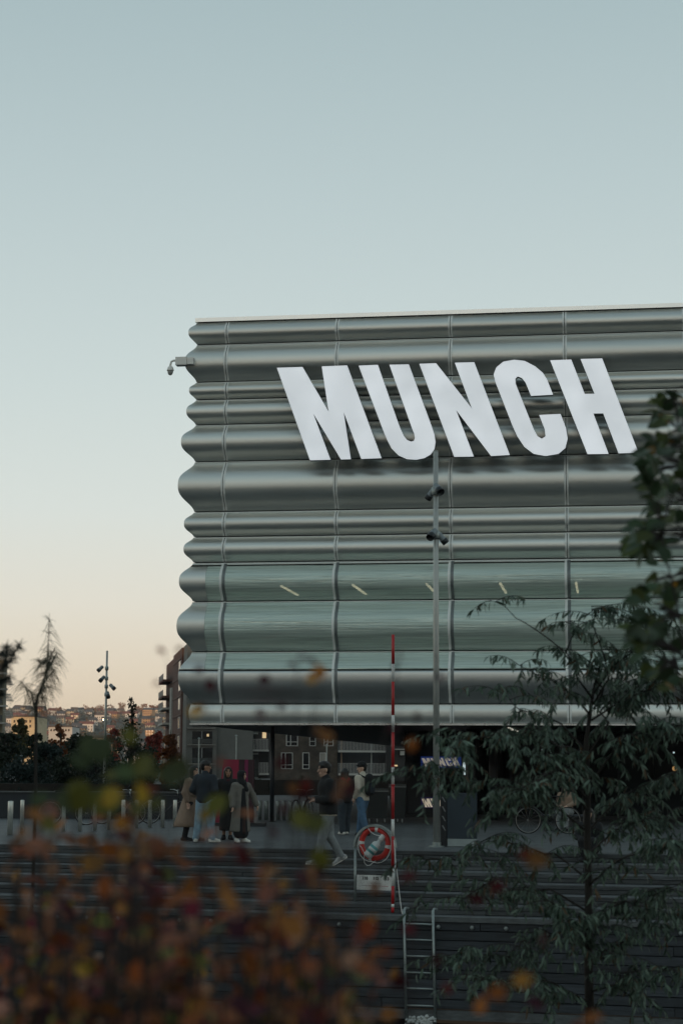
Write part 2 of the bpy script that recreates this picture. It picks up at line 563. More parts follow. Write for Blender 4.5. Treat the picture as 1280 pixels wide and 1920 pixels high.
# ---------------------------------------------------------------- big letters
LET = {
 'M': [(519,689.5),(567,688),(616,772),(603,687),(650.5,685),(715,859),(677,860.5),(644,772.5),(657.5,861),(639,861.5),(587,775),(619.5,862),(581,863)],
 'U': [(672,685.5),(708,684),(744,787),(750,803),(757,818),(763,825),(770,828),(775.5,826.5),(777.5,821),(776,813),(772,803),(729.6,683.8),(766,683),
       (808,797),(814,815),(816,829),(814,842),(807,852),(795,859),(780,862),(763,861),(747,854),(734,841),(726,826),(720,812)],
 'N': [(785.6,682),(817,681),(884,765.6),(852,680),(888.4,679),(955,853),(920,855),(854.7,769),(887.6,856),(851,856.6)],
 'C': [(1036,740),(994.8,742.4),(984.7,717.5),(978,709),(970,705.7),(965.5,710),(966,719.7),(1000,805),(1007,818),(1015,822.5),(1022,818),(1020.5,805),(1010,778),(1050,776),
       (1060,802),(1063.4,822.5),(1059,840),(1046,851),(1022,855),(1000,851),(982.5,838),(969,818),(960,798),(928,716),(924.7,702),(930,688.5),(943,678),(963,674.4),(982.5,676.5),(1002,686.5),(1017,699),(1025,712)],
 'H': [(1030.6,675.5),(1070,674),(1095.4,738.5),(1113.7,738.2),(1087.5,673),(1128,672),(1196,848.7),(1158.8,850),(1130,775),(1111.6,775.3),(1140,851),(1100.6,851.5)],
}
SIGN_OFF = 0.95
M_LETTER = mat('white acrylic letter face', (0.80, 0.82, 0.84), 0.4, emit=(0.90, 0.95, 1.0), emit_strength=0.44, var=0.02, scale=1.2)
_t = M_LETTER.node_tree; _b = _t.nodes['Principled BSDF']
_tc = _t.nodes.new('ShaderNodeTexCoord'); _nz = _t.nodes.new('ShaderNodeTexNoise'); _nz.inputs['Scale'].default_value = .9; _nz.inputs['Detail'].default_value = 1.5
_t.links.new(_tc.outputs['Object'], _nz.inputs['Vector'])
_mr = _t.nodes.new('ShaderNodeMapRange'); _mr.inputs['From Min'].default_value = .3; _mr.inputs['From Max'].default_value = .7; _mr.inputs['To Min'].default_value = .38; _mr.inputs['To Max'].default_value = .50
_t.links.new(_nz.outputs[0], _mr.inputs[0]); _t.links.new(_mr.outputs[0], _b.inputs['Emission Strength'])
M_LETSIDE = mat('letter side return', (0.40, 0.42, 0.43), 0.5)
sign_base = fpt(860, 862, SIGN_OFF)
sign = thing('wall_sign', 'huge white backlit five letter sign leaning across the metal wave facade', 'sign', sign_base, 0, None, True)
Msign = Matrix((( F_U.x, 0, F_N.x, 0), (F_U.y, 0, F_N.y, 0), (0, 1, 0, 0), (0, 0, 0, 1)))
def letter_poly(pts, off):
    out = []
    for (x, y) in pts:
        p = fpt(x, y, off)
        out.append(((p - CORNER).dot(F_U), p.z))
    return out
for ch, pts in LET.items():
    poly = letter_poly(pts, SIGN_OFF)
    MM = Matrix.Translation(CORNER) @ Msign
    b = MB(); b.prism(poly, MM, SIGN_OFF - 0.22, SIGN_OFF)
    o = b.build('letter', None, sign)
    o.data.materials.append(M_LETSIDE); o.data.materials.append(M_LETTER)
    for p in o.data.polygons:
        if p.normal.dot(F_N) > 0.9: p.material_index = 1
    tag(o, 'white slanted letter %s' % ch)
    # brackets to the wall
    us = [q[0] for q in poly]; vs_ = [q[1] for q in poly]
    k = 0
    for (x, y) in pts[::4]:
        p = fpt(x, y, SIGN_OFF); u = (p - CORNER).dot(F_U)
        cu, cz = sum(us) / len(us), sum(vs_) / len(vs_)
    for fr in (0.22, 0.78):
        u = min(us) + (max(us) - min(us)) * fr
        bb = MB(); z = max(vs_) - 0.35 if fr < 0.5 else min(vs_) + 0.35
        fbox(bb, u - 0.03, u + 0.03, 0.0, SIGN_OFF - 0.225, z - 0.03, z + 0.03)
        bb.build('bracket', M_DARKMETAL, sign)

# ---------------------------------------------------------------- ground, plaza, quay, water
QA = math.radians(14.0)
Q_U = Vector((math.cos(QA), -math.sin(QA), 0))
Q_N = Vector((math.sin(QA), math.cos(QA), 0))          # inland
Q_P = Vector((0, 33.8, 0))
def qpt(u, n, z):
    p = Q_P + Q_U * u + Q_N * n
    return Vector((p.x, p.y, z))
def qbox(b, u0, u1, n0, n1, z0, z1):
    vs = [qpt(u, n, z) for z in (z0, z1) for n in (n0, n1) for u in (u0, u1)]
    return b.add(vs, [(0, 2, 3, 1), (4, 5, 7, 6), (0, 1, 5, 4), (2, 6, 7, 3), (0, 4, 6, 2), (1, 3, 7, 5)])
U0, U1 = -26.0, 20.0
STEP_N, STEPS_Z = 0.62, [-1.0 + k * (1.0 / 6) for k in range(7)]
M_GROUND = mat('ground', (0.07, 0.075, 0.07), 0.85, var=0.3, scale=0.4)
b = MB()
b.quad(qpt(-400, 6 * STEP_N + 0.55, 0.0), qpt(400, 6 * STEP_N + 0.55, 0.0), (6000, 7000, 0.0), (-6000, 7000, 0.0))
plaza = b.build('plaza_ground', M_DECK); tag(plaza, 'dark grey paved plaza in front of the museum', kind='structure')
b = MB()
b.quad((-3000, -3000, -3.4), (3000, -3000, -3.4), qpt(3000, 4, -3.4), qpt(-3000, 4, -3.4))
# joints of the paving
_t = M_DECK.node_tree; _b = _t.nodes['Principled BSDF']
_bk = _t.nodes.new('ShaderNodeTexBrick'); _mp = _t.nodes.new('ShaderNodeMapping'); _tc = _t.nodes.new('ShaderNodeTexCoord')
_mp.inputs['Rotation'].default_value = (0, 0, QA); _t.links.new(_tc.outputs['Object'], _mp.inputs[0]); _t.links.new(_mp.outputs[0], _bk.inputs['Vector'])
_bk.inputs['Scale'].default_value = 1.0; _bk.inputs['Brick Width'].default_value = 1.4; _bk.inputs['Row Height'].default_value = 0.7; _bk.inputs['Mortar Size'].default_value = 0.018
_bk.inputs['Color1'].default_value = (1, 1, 1, 1); _bk.inputs['Color2'].default_value = (.72, .74, .76, 1); _bk.inputs['Mortar'].default_value = (.3, .3, .3, 1)
_old = _b.inputs['Base Color'].links[0].from_socket
_mx = _t.nodes.new('ShaderNodeMix'); _mx.data_type = 'RGBA'; _mx.blend_type = 'MULTIPLY'; _mx.inputs['Factor'].default_value = 1
_t.links.new(_old, _mx.inputs['A']); _t.links.new(_bk.outputs['Color'], _mx.inputs['B']); _t.links.new(_mx.outputs['Result'], _b.inputs['Base Color'])
b = MB(); b.quad((-900, 66, .004), (900, 58, .004), (900, 900, .004), (-900, 900, .004))  # sheet over the far paving; its dark colour stands in for overhang shade
shade_sheet = b.build('street', mat('shade dark paving', (.040, .042, .042), .85, var=.25, scale=.6)); tag(shade_sheet, 'shade dark paving sheet behind the museum front, overhang shade in its colour', kind='structure')
b = MB()
b.quad((-3000, -3000, -3.4), (3000, -3000, -3.4), qpt(3000, 4, -3.4), qpt(-3000, 4, -3.4))
M_WATER = mat('dark harbour water', (0.008, 0.012, 0.014), 0.08, bump=0.3, scale=1.2, spec=0.5)
water = b.build('water', M_WATER); tag(water, 'dark water below the quay', kind='structure')
b = MB()
bank_prof = [(-3000, 0.0), (-6, 0.0), (1.0, 0.0), (6, -0.25), (11, -0.75), (15.5, -1.25), (16.5, -3.5)]
M_SOIL = mat('planted soil', (0.025, 0.022, 0.016), 0.95, var=0.5, scale=3, bump=0.5)
vs, fs = [], []
for (y, z) in bank_prof:
    vs += [(-600, y, z), (600, y, z)]
for k in range(len(bank_prof) - 1):
    fs.append((2 * k, 2 * k + 1, 2 * k + 3, 2 * k + 2))
b.add(vs, fs)
bank = b.build('near_bank', M_SOIL); tag(bank, 'planted near bank with dark soil', kind='structure')

quay = thing('quay_wall', 'dark weathered timber quay wall and steps down to the water', 'quay', qpt(0, 0, -3.3), 0, None, True)
quay['kind'] = 'structure'; del quay['category']
M_TIMBER2 = mat('worn step timber', (0.058, 0.064, 0.066), 0.6, var=0.55, scale=3.0, stretch=(0.6, 8, 8), bump=0.4, obj_var=0.4)
def plank_mesh(L, D, H, bev=0.006, m=None):
    bm = bmesh.new()
    bmesh.ops.create_cube(bm, size=1.0)
    bmesh.ops.scale(bm, vec=(L, D, H), verts=bm.verts)
    bmesh.ops.bevel(bm, geom=[e for e in bm.edges if abs((e.verts[0].co - e.verts[1].co).x) > L * 0.5], offset=bev, segments=1, affect='EDGES')
    me = bpy.data.meshes.new('plank'); bm.to_mesh(me); bm.free()
    me.materials.append(m or M_TIMBER)
    return me
PL = 5.2
me_wall, me_rise, me_tread = plank_mesh(PL - 0.012, 0.06, 0.158), plank_mesh(PL - 0.012, 0.05, 0.076, m=M_TIMBER2), plank_mesh(PL - 0.012, 0.142, 0.04, m=M_TIMBER2)
def plank(me, u, n, z, parent=quay):
    p = qpt(u, n, z) - quay.location
    o = link('plank', me, parent, loc=(p.x, p.y, p.z), rot=(rnd.uniform(-.006, .006), rnd.uniform(-.0012, .0012), -QA))
    return o
nb = int((U1 - U0) / PL)
zw = -1.06
row = 0
while zw > -2.45:
    for k in range(nb + 1):
        plank(me_wall, U0 + k * PL + (row % 3) * 1.7, -0.03 + rnd.uniform(-.006, .006), zw - 0.085)
    zw -= 0.172; row += 1
for s in range(6):
    z0 = STEPS_Z[s]; z1 = STEPS_Z[s + 1]
    n0 = (s + 1) * STEP_N
    for q in range(2):
        for k in range(nb + 1):
            plank(me_rise, U0 + k * PL + (q + s) % 3 * 1.5, n0 - 0.02 + rnd.uniform(-.004, .004), z0 + 0.042 + q * 0.083)
    for q in range(4):
        for k in range(nb + 1):
            plank(me_tread, U0 + k * PL + (q * 2 + s) % 3 * 1.6, n0 - STEP_N + 0.075 + q * 0.15, z0 - 0.02 + rnd.uniform(-.002, .002))
for k in range(nb + 1):
    for q in range(4):
        plank(me_tread, U0 + k * PL + (q % 2) * 2.1, 6 * STEP_N + 0.075 + q * 0.15, -0.02)
# nosing beam and the backing that closes the gaps
b = MB(); qbox(b, U0, U1, -0.11, 0.0, -1.075, -0.985); b.build('edge_beam', mat('pale weathered timber', (0.10, 0.11, 0.11), 0.6, var=0.35, scale=3, stretch=(0.5, 8, 8), bump=0.3), quay)
b = MB(); qbox(b, U0, U1, 0.03, 0.2, -2.58, -1.08)
for s in range(6):
    qbox(b, U0, U1, s * STEP_N + 0.01, (s + 1) * STEP_N, -1.5, STEPS_Z[s] - 0.045)
    qbox(b, U0, U1, (s + 1) * STEP_N + 0.012, (s + 1) * STEP_N + 0.1, -1.5, STEPS_Z[s + 1] - 0.045)
b.build('backing', M_BLACK, quay)
b = MB(); qbox(b, U0, U1, -0.13, 0.0, -2.78, -2.62); b.build('lower_beam', mat('pale weathered timber', (.1, .11, .11)), quay)
for k in range(18):
    u = U0 + 1 + k * 2.6
    b = MB(); b.tube([qpt(u, 0.5, -4.2), qpt(u, 0.5, -2.6)], 0.15, 10); b.build('pile', M_BLACK, quay)
b = MB(); qbox(b, U0 - 30, U1 + 60, 5.0, 5.2, -4.2, -0.1); b.build('retaining_wall', M_BLACK, quay)
# small fixing bolts along the edge
mb = MB(); mb.lathe([(0.0, 0), (0.035, 0), (0.04, 0.02), (0.03, 0.05), (0.0, 0.055)], 8)
me_bolt = mb.mesh('bolt', M_GALV)
for k in range(40):
    u = -14 + k * 0.61
    p = qpt(u, -0.115, -1.16) - quay.location
    link('bolt', me_bolt, quay, loc=p, rot=(math.pi / 2, 0, -QA))

# ---------------------------------------------------------------- unseen blocks added behind the camera to keep the low sun off the plaza
M_BLOCK = mat('shade block render', (0.16, 0.14, 0.12), 0.8, var=0.15, scale=0.3)
M_DARKGLASS = mat('dark window glass', (0.012, 0.016, 0.018), 0.12, spec=0.6)
def shade_block(x0, x1, y, h, label):
    t = thing('shade_block', label, 'building', ((x0 + x1) / 2, y, 0), 0, 'added sun blockers behind the camera', True)
    b = MB(); b.box(x0, x1, y - 18, y, 0, h); b.build('wall', M_BLOCK, t)
    b = MB(); b.box(x0 - .3, x1 + .3, y - 18.3, y + .3, h, h + .5); b.build('roof', M_DARKMETAL, t)
    n = int((x1 - x0) / 4)
    for f in range(int(h // 3.4)):
        b = MB()
        for k in range(n):
            xx = x0 + 1 + k * 4
            b.box(xx, xx + 2, y, y + .05, 1 + f * 3.4, 2.8 + f * 3.4)
        b.build('window', M_DARKGLASS, t)
for k in range(9):
    x0 = -260 + k * 56
    shade_block(x0, x0 + 55.9, -135 - (k % 3) * 3, 26.5 + (k * 7 % 4), '%s unseen sun blocking building from the west, added behind the viewpoint' % ('first second third fourth fifth sixth seventh eighth ninth'.split()[k]))
# ---------------------------------------------------------------- lobby under the block
M_NAVY = mat('dark navy panel', (0.012, 0.018, 0.024), 0.45, var=0.2, scale=1.5)
M_LOBBYGLASS = mat('dark lobby glass', (0.006, 0.008, 0.009), 0.10, spec=0.5)
lob_d = -9.0
u_l = (fpt(760, 1480, lob_d) - CORNER).dot(F_U)
lobby = thing('museum_lobby', 'black glazed entrance lobby set back under the overhanging block', 'lobby', fw(u_l, lob_d, 0), 0, None, True)
b = MB(); fbox(b, u_l + 0.05, UMAX, -LEN_BACK, lob_d - 0.12, 0, Z_BOT - 0.05); b.build('core', M_BLACK, lobby)
u = u_l
k = 0
while u < UMAX - 1.2:
    b = MB(); fbox(b, u + 0.03, u + 1.17, lob_d - 0.10, lob_d - 0.06, 0.12, Z_BOT - 0.12)
    b.build('panel' if k < 1 else 'pane', M_NAVY if k < 1 else M_LOBBYGLASS, lobby)
    b = MB(); fbox(b, u - 0.03, u + 0.025, lob_d - 0.12, lob_d, 0.0, Z_BOT - 0.06); b.build('mullion', M_DARKMETAL, lobby)
    u += 1.2; k += 1
b = MB(); fbox(b, u_l, UMAX, lob_d - 0.12, lob_d + 0.02, 0.0, 0.1); b.build('plinth', M_DARKMETAL, lobby)
# things that glow under the overhang
M_COOL = mat('cool light', (0.6, 0.7, 0.7), 0.5, emit=(0.75, 0.92, 0.95), emit_strength=0.55)
M_WARM = mat('warm light', (0.9, 0.7, 0.4), 0.5, emit=(1.0, 0.55, 0.20), emit_strength=0.35)
def lamp_box(name, x0, x1, y0, y1, d, m, label, cat):
    p, q = fpt(x0, y0, d), fpt(x1, y1, d)
    t = thing(name, label, cat, fw((p - CORNER).dot(F_U), d, q.z), 0, None, True)
    b = MB(); fbox(b, (p - CORNER).dot(F_U), (q - CORNER).dot(F_U), d - 0.03, d, q.z, p.z); b.build('tube', m, t)
    b = MB(); fbox(b, (p - CORNER).dot(F_U) - .02, (q - CORNER).dot(F_U) + .02, d - 0.06, d - 0.031, q.z - .02, p.z + .02); b.build('back_plate', M_DARKMETAL, t)
    return t
lamp_box('light_panel', 867, 872, 1429, 1453, lob_d + 0.08, M_COOL, 'narrow upright pale light on the dark lobby wall', 'light')
t = thing('strip_light', 'thin white strip light slanting under the dark overhang', 'light', fpt(953, 1374, -3), 0, None, True)
pa = fpt(953, 1374.5, -2.5); u = (pa - CORNER).dot(F_U)
b = MB(); fbox(b, u - .03, u + .03, -8.6, -2.5, Z_BOT - 0.09, Z_BOT - 0.05); b.build('tube', mat('white strip', (.8, .8, .8), .5, emit=(1, .95, .8), emit_strength=0.9), t)
b = MB(); fbox(b, u - .045, u + .045, -8.6, -2.5, Z_BOT - 0.049, Z_BOT - 0.041); b.build('housing', M_DARKMETAL, t)
for (x, y, lab) in ((1264, 1441, 'large warm amber lamp glowing at the right end of the lobby'), (1262, 1411, 'tiny white ceiling lamp near the right edge under the overhang'), (1016, 1406, 'tiny pale ceiling lamp behind the willow above the bicycle')):
    p = fpt(x, y, lob_d + 0.12)
    t = thing('wall_lamp', lab, 'lamp', p, 0, None, True)
    r = 0.09 if y > 1430 else 0.035
    b = MB(); b.lathe([(0, -r), (r * .8, -r * .6), (r, 0), (r * .8, r * .6), (0, r)], 10, Matrix.Translation(p)); b.build('globe', M_WARM if y > 1430 else M_COOL, t, True)
    b = MB(); b.lathe([(r * .3, r * .9), (r * .3, r * 1.6)], 8, Matrix.Translation(p)); b.build('stem', M_DARKMETAL, t)
# illuminated name boards
M_CREAM = mat('cream lit lettering', (0.75, 0.68, 0.55), 0.5, emit=(1.0, 0.86, 0.66), emit_strength=0.33)
M_PALE = mat('pale lit lettering', (0.7, 0.68, 0.6), 0.5, emit=(0.95, 0.86, 0.72), emit_strength=0.22)
M_BLUE = mat('cobalt board', (0.03, 0.06, 0.22), 0.5, emit=(0.05, 0.12, 0.55), emit_strength=0.12)
M_PURPLE = mat('dark violet board', (0.03, 0.025, 0.08), 0.5, emit=(0.05, 0.04, 0.2), emit_strength=0.08)
sx0, sx1, sy0, sy1 = 519, 1196, 672, 863
def name_board(x0, x1, y0, y1, mb_, ml, label):
    d = lob_d + 0.10
    p, q = fpt(x0, y0, d), fpt(x1, y1, d)
    ua, ub, za, zb = (p - CORNER).dot(F_U), (q - CORNER).dot(F_U), q.z, p.z
    t = thing('name_board', label, 'sign', fw(ua, d, za), 0, None, True)
    b = MB(); fbox(b, ua - .03, ub + .03, d - 0.08, d, za - .03, zb + .03); b.build('board', mb_, t)
    for ch, pts in LET.items():
        poly = [(ua + (x - sx0) / (sx1 - sx0) * (ub - ua), za + (sy1 - y + (x - 860) * 0.0) / (sy1 - sy0) * (zb - za)) for (x, y) in pts]
        b = MB(); b.prism(poly, Matrix.Translation(CORNER) @ Msign, d + 0.002, d + 0.02)
        b.build('letter', ml, t)
name_board(790, 862, 1420, 1438, M_BLUE, M_PALE, 'cobalt blue lit board with white lettering above the pale lamp post base')
name_board(790, 862, 1496, 1514, M_PURPLE, M_CREAM, 'dark violet lit board with cream lettering beside the slate totem')

# ---------------------------------------------------------------- columns under the overhang
for (x, d, r, lab) in ((510, -2.2, 0.066, 'thin dark round column under the left end of the overhang'), (884, -6.0, 0.17, 'thick black round column beside the slate totem'), (925, -6.0, 0.14, 'black round column behind the willow, right of the thick one')):
    p = fpt(x, 1500, d); p.z = 0
    t = thing('column', lab, 'column', p, 0, None, True)
    b = MB(); b.lathe([(r, 0.02), (r, Z_BOT - 0.045)], 16, Matrix.Translation(p)); b.build('shaft', M_NAVY, t, True)
    b = MB(); b.lathe([(r + .06, 0), (r + .06, 0.02)], 16, Matrix.Translation(p)); b.build('base_plate', M_DARKMETAL, t)

# ---------------------------------------------------------------- lamp masts
def spotlight(parent, p, direction, s=1.0):
    d = Vector(direction).normalized()
    q = d.to_track_quat('Z', 'Y').to_matrix().to_4x4()
    M = Matrix.Translation(p) @ q
    b = MB(); b.lathe([(0.02 * s, -0.16 * s), (0.07 * s, -0.15 * s), (0.085 * s, -0.10 * s), (0.09 * s, 0.05 * s), (0.10 * s, 0.06 * s), (0.10 * s, 0.10 * s)], 14, M)
    o = b.build('spotlight', mat('spotlight grey', (.22, .25, .26), .5, .2), parent, True)
    b = MB(); b.lathe([(0.105 * s, 0.08 * s), (0.105 * s, 0.22 * s), (0.098 * s, 0.22 * s), (0.098 * s, 0.08 * s)], 14, M)
    hood = b.build('hood', M_DARKMETAL, parent, True)
    hood.parent = o
    hood.matrix_parent_inverse = o.matrix_parent_inverse if False else Matrix.Identity(4)
    b = MB(); b.tube([p - d * 0.02 * s, p + Vector((0, 0, 0.13 * s))], 0.018 * s, 6)
    br = b.build('bracket', M_GALV, parent)
    return o

def lamp_mast(base, top_z, r0, r1, heads, label, cat='lamp post', m=M_GREYPAINT):
    t = thing('lamp_post', label, cat, base, 0, None, True)
    b = MB(); b.tube([base, (base.x, base.y, base.z + (top_z - base.z) * .55), (base.x, base.y, top_z)], [r0, (r0 + r1) / 2, r1], 16); b.build('pole', mat('pale grey mast paint', (.44, .45, .42), .45, .5, var=.1, scale=5) if m is M_GREYPAINT else m, t, True)
    b = MB(); b.lathe([(r1 * 1.02, 0), (r1 * 1.02, .02), (0, .03)], 14, Matrix.Translation((base.x, base.y, top_z))); b.build('cap', M_GALV, t)
    b = MB(); b.lathe([(r0 * 2.3, 0), (r0 * 2.3, 0.02), (r0 * 1.3, 0.03), (r0 * 1.3, 0.10)], 16, Matrix.Translation(base)); b.build('base_flange', M_GALV, t)
    for (z, dirs) in heads:
        b = MB(); b.lathe([(r0 * 1.15, -.09), (r0 * 1.3, -.08), (r0 * 1.3, .08), (r0 * 1.15, .09)], 14, Matrix.Translation((base.x, base.y, z))); b.build('clamp', M_GALV, t, True)
        for (dx, dy, ox, oy, dz, s) in dirs:
            spotlight(t, Vector((base.x + ox, base.y + oy, z + dz)), (dx, dy, -0.75), s)
    return t
pb = on_ground(818, 1588)
ztop = at(819, 847, pb.y).z
z1_, z2_ = at(819, 921, pb.y).z, at(819, 1003, pb.y).z
lamp_mast(pb, ztop, 0.072, 0.052, [(z1_, [(0.45, -0.8, .03, -.13, .05, .82), (-0.5, 0.5, -.09, .09, -.03, .75)]), (z2_, [(-0.5, -0.75, -.07, -.13, 0.02, .82), (0.65, 0.2, .12, .02, -.05, .75)])],
          'tall grey lamp post with clamped spotlights in front of the huge white letters')
base = at(195, 1495, 92); base.z = 0
lamp_mast(base, at(195, 1221, 92).z, 0.07, 0.05, [(at(195, 1253, 92).z, [(-.8, .1, -.30, 0, 0, 1.0), ]), (at(195, 1272, 92).z, [(-.6, -.4, -.2, 0, 0, 1.0)]), (at(195, 1287, 92).z, [(.8, 0, .28, 0, 0, 1.0)]), (at(195, 1302, 92).z, [(.2, -.6, .1, -.1, 0, 1.0)])],
          'distant thin lamp post with staggered spotlights against the pale sky on the left', m=M_GREYPAINT)
# one more mast of the same kind on the near bank behind the viewpoint; it shows as a reflection in the glazed band
lamp_mast(Vector((-12.0, -16.4, 0)), 12.0, 0.15, 0.13, [(10.3, [(0.3, .8, .1, .3, 0, 2.0), (-.4, .7, -.2, .2, -.3, 1.8)])], 'grey lamp post seen only as a reflection in the museum glass', m=M_DARKMETAL)

# ---------------------------------------------------------------- security camera at the corner
M_CCTV = mat('pale camera housing', (0.85, 0.84, 0.78), 0.5)
d = 0.42
def cpt(px, py): return fpt(px, py, 0.35)
base = cpt(364, 679)
t = thing('security_camera', 'pale dome security camera on an arm at the facade corner', 'camera', base, 0, None, True)
k = 60.5
def cu(px): return (cpt(px, 680) - CORNER).dot(F_U)
zt_, zb_ = cpt(345, 672).z, cpt(345, 685.5).z
b = MB(); fbox(b, cu(352), cu(364), 0.22, 0.46, zb_ + .02, zt_ - .0); b.build('wall_bracket', M_CCTV, t)
b = MB(); fbox(b, cu(331), cu(351.6), 0.22, 0.50, zb_, zt_ + .02); o = b.build('junction_box', M_CCTV, t)
b = MB(); pts = [cpt(332, 676), cpt(326, 676), cpt(321.5, 678), cpt(320, 683), cpt(319.7, 687)]; b.tube(pts, 0.035, 8); b.build('arm', M_CCTV, t, True)
pc = cpt(319.6, 695)
b = MB(); b.lathe([(0.03, 0.16), (0.085, 0.10), (0.105, 0.03), (0.11, 0.0), (0.105, -0.01)], 14, Matrix.Translation(pc)); b.build('hood', M_CCTV, t, True)
b = MB(); b.lathe([(0.085, -0.011), (0.085, -0.06), (0.06, -0.12), (0.02, -0.145)], 14, Matrix.Translation(pc)); b.build('dome', mat('smoked dome', (.35, .36, .34), .25), t, True)

# ---------------------------------------------------------------- rescue station on the quay edge
M_RED = mat('signal red paint', (0.48, 0.014, 0.016), 0.42, var=0.15, scale=4)
M_WHITEP = mat('pole white paint', (0.78, 0.78, 0.74), 0.5, var=0.1, scale=6)
zq = -0.985
pb = on_ground(736, 1711, zq)
pole_Y = pb.y
t = thing('rescue_pole', 'tall red and white banded rescue pole on the quay edge', 'pole', pb, 0, None, True)
ys = [1190, 1245, 1278, 1341, 1373, 1437, 1472, 1536, 1568, 1627, 1661, 1695, 1701, 1711]
for k in range(len(ys) - 1):
    za, zb = at(736, ys[k + 1], pole_Y).z, at(736, ys[k], pole_Y).z
    if k == len(ys) - 2: za = zq
    b = MB(); b.lathe([(0.029, za), (0.029, zb)], 10, Matrix.Translation((pb.x, pole_Y, 0)))
    b.build('red_band' if k % 2 == 0 else 'white_band', M_RED if k % 2 == 0 else M_WHITEP, t, True)
for yy in (1437, 1472):
    b = MB(); z = at(736, yy, pole_Y).z; b.lathe([(0.034, z - .012), (0.037, z), (0.034, z + .012)], 10, Matrix.Translation((pb.x, pole_Y, 0))); b.build('ring', M_RED, t, True)

pl, pr = on_ground(665.5, 1706, zq), on_ground(739.5, 1709, zq)
sY = (pl.y + pr.y) / 2 + 0.05
sd = (pr - pl); sd.z = 0; sw_ = sd.length; sd.normalize()
sn = Vector((sd.y, -sd.x, 0))                                    # towards the camera
smid = (pl + pr) / 2 + Vector((0, 0.05, 0)); smid.z = zq
stand = thing('lifebuoy_stand', 'grey arched tube stand holding the red lifebuoy', 'stand', smid, 0, None, True)
def spt(a, dd, z): return smid + sd * a + sn * dd + Vector((0, 0, z))
H_arch = at(702, 1548, sY).z - zq
R = sw_ / 2
for s in (-1, 1):
    b = MB(); b.tube([spt(s * R, 0, 0), spt(s * R, 0, H_arch - R)], 0.024, 10); b.build('leg', M_GALV, stand, True)
    b = MB(); b.lathe([(0.06, 0), (0.06, .015), (.03, .02), (.03, .06)], 10, Matrix.Translation(spt(s * R, 0, 0))); b.build('foot_plate', M_GALV, stand)
b = MB(); n = 24; vs, fs = [], []
for k in range(n + 1):
    a = math.pi * k / n
    for (rr, dd) in ((R + .022, .06), (R + .022, -.06), (R - .020, -.06), (R - .020, .06)):
        vs.append(spt(-rr * math.cos(a), dd, H_arch - R + rr * math.sin(a)))
    if k:
        for q in range(4):
            q2 = (q + 1) % 4; fs.append((4 * k - 4 + q, 4 * k - 4 + q2, 4 * k + q2, 4 * k + q))
fs += [(0, 1, 2, 3), (4 * n + 3, 4 * n + 2, 4 * n + 1, 4 * n)]
b.add(vs, fs); b.build('arch', M_GALV, stand, False)
zc = at(702, 1582, sY).z - zq
Mst = Matrix(((sd.x, 0, sn.x, smid.x), (sd.y, 0, sn.y, smid.y), (0, 1, 0, smid.z), (0, 0, 0, 1)))
zs0, zs1 = at(700, 1669, sY).z - zq, at(700, 1641, sY).z - zq
b = MB(); b.prism([(-R + .03, zs0), (R - .03, zs0), (R - .03, zs1), (-R + .03, zs1)], Mst, -.012, .0); plate = b.build('sign_plate', M_WHITEP, stand)
tag(plate, 'white plate with black emergency numbers')
M_INK = mat('black ink', (0.006, 0.006, 0.007), 0.7)
def text_on(txt, u, v, size, m, M, d, parent, name='lettering', align='CENTER', shear=0.0, extr=0.0008, bold=0.0):
    c = bpy.data.curves.new(name, 'FONT'); c.body = txt; c.size = size; c.align_x = align; c.extrude = extr; c.shear = shear; c.offset = bold
    tmp = bpy.data.objects.new(name, c); COL.objects.link(tmp)
    bpy.context.view_layer.update()
    me = bpy.data.meshes.new_from_object(tmp.evaluated_get(bpy.context.evaluated_depsgraph_get()))
    bpy.data.objects.remove(tmp)
    for vtx in me.vertices:
        vtx.co = M @ Vector((vtx.co.x + u, vtx.co.y + v, vtx.co.z + d))
    me.materials.clear(); me.materials.append(m)
    o = link(name, me, parent)
    return o
for (a, s_) in ((-.20, '110'), (0.02, '112'), (0.235, '113')):
    o = text_on(s_, a, zs1 - .085, .075, M_INK, Mst, .002, stand, bold=.004)
b = MB(); b.box(-.27, .05, zs0 + .075, zs0 + .082, .001, .002, Mst); b.box(.07, .13, zs0 + .075, zs0 + .082, .001, .002, Mst); b.box(-.1, .12, zs0 + .128, zs0 + .133, .001, .002, Mst); b.build('small_print', mat('grey ink', (.2, .2, .2), .7), stand)
b = MB(); b.box(.14, .27, zs0 + .073, zs0 + .081, .001, .002, Mst); b.build('red_line', M_RED, stand)

# lifebuoy ring
M_BUOY = mat('red lifebuoy', (0.60, 0.03, 0.02), 0.5, var=.12, scale=5, bump=.1)
lb = thing('lifebuoy', 'red ring lifebuoy with white bands hanging in the arched stand', 'lifebuoy', spt(0, 0, zc - .33), 0, None, True)
def torus(b, C, Rm, rm, a0, a1, n, m_=10, squash=1.0):
    vs, fs = [], []
    for i in range(n + 1):
        a = a0 + (a1 - a0) * i / n
        for j in range(m_):
            q = 2 * math.pi * j / m_
            rr = Rm + rm * math.cos(q)
            vs.append(C + sd * (rr * math.cos(a)) + Vector((0, 0, rr * math.sin(a))) + sn * (rm * squash * math.sin(q)))
        if i:
            for j in range(m_):
                j2 = (j + 1) % m_; fs.append(((i - 1) * m_ + j, (i - 1) * m_ + j2, i * m_ + j2, i * m_ + j))
    return b.add(vs, fs)
C_ = spt(0, .0, zc)
b = MB(); torus(b, C_, .272, .052, 0, 2 * math.pi, 40, 12); b.build('ring', M_BUOY, lb, True)
for a in (80, 176, 254, 350):
    b = MB(); torus(b, C_, .272, .055, math.radians(a - 6), math.radians(a + 6), 4, 12); b.build('white_band', M_WHITEP, lb, True)
b = MB(); pts = []
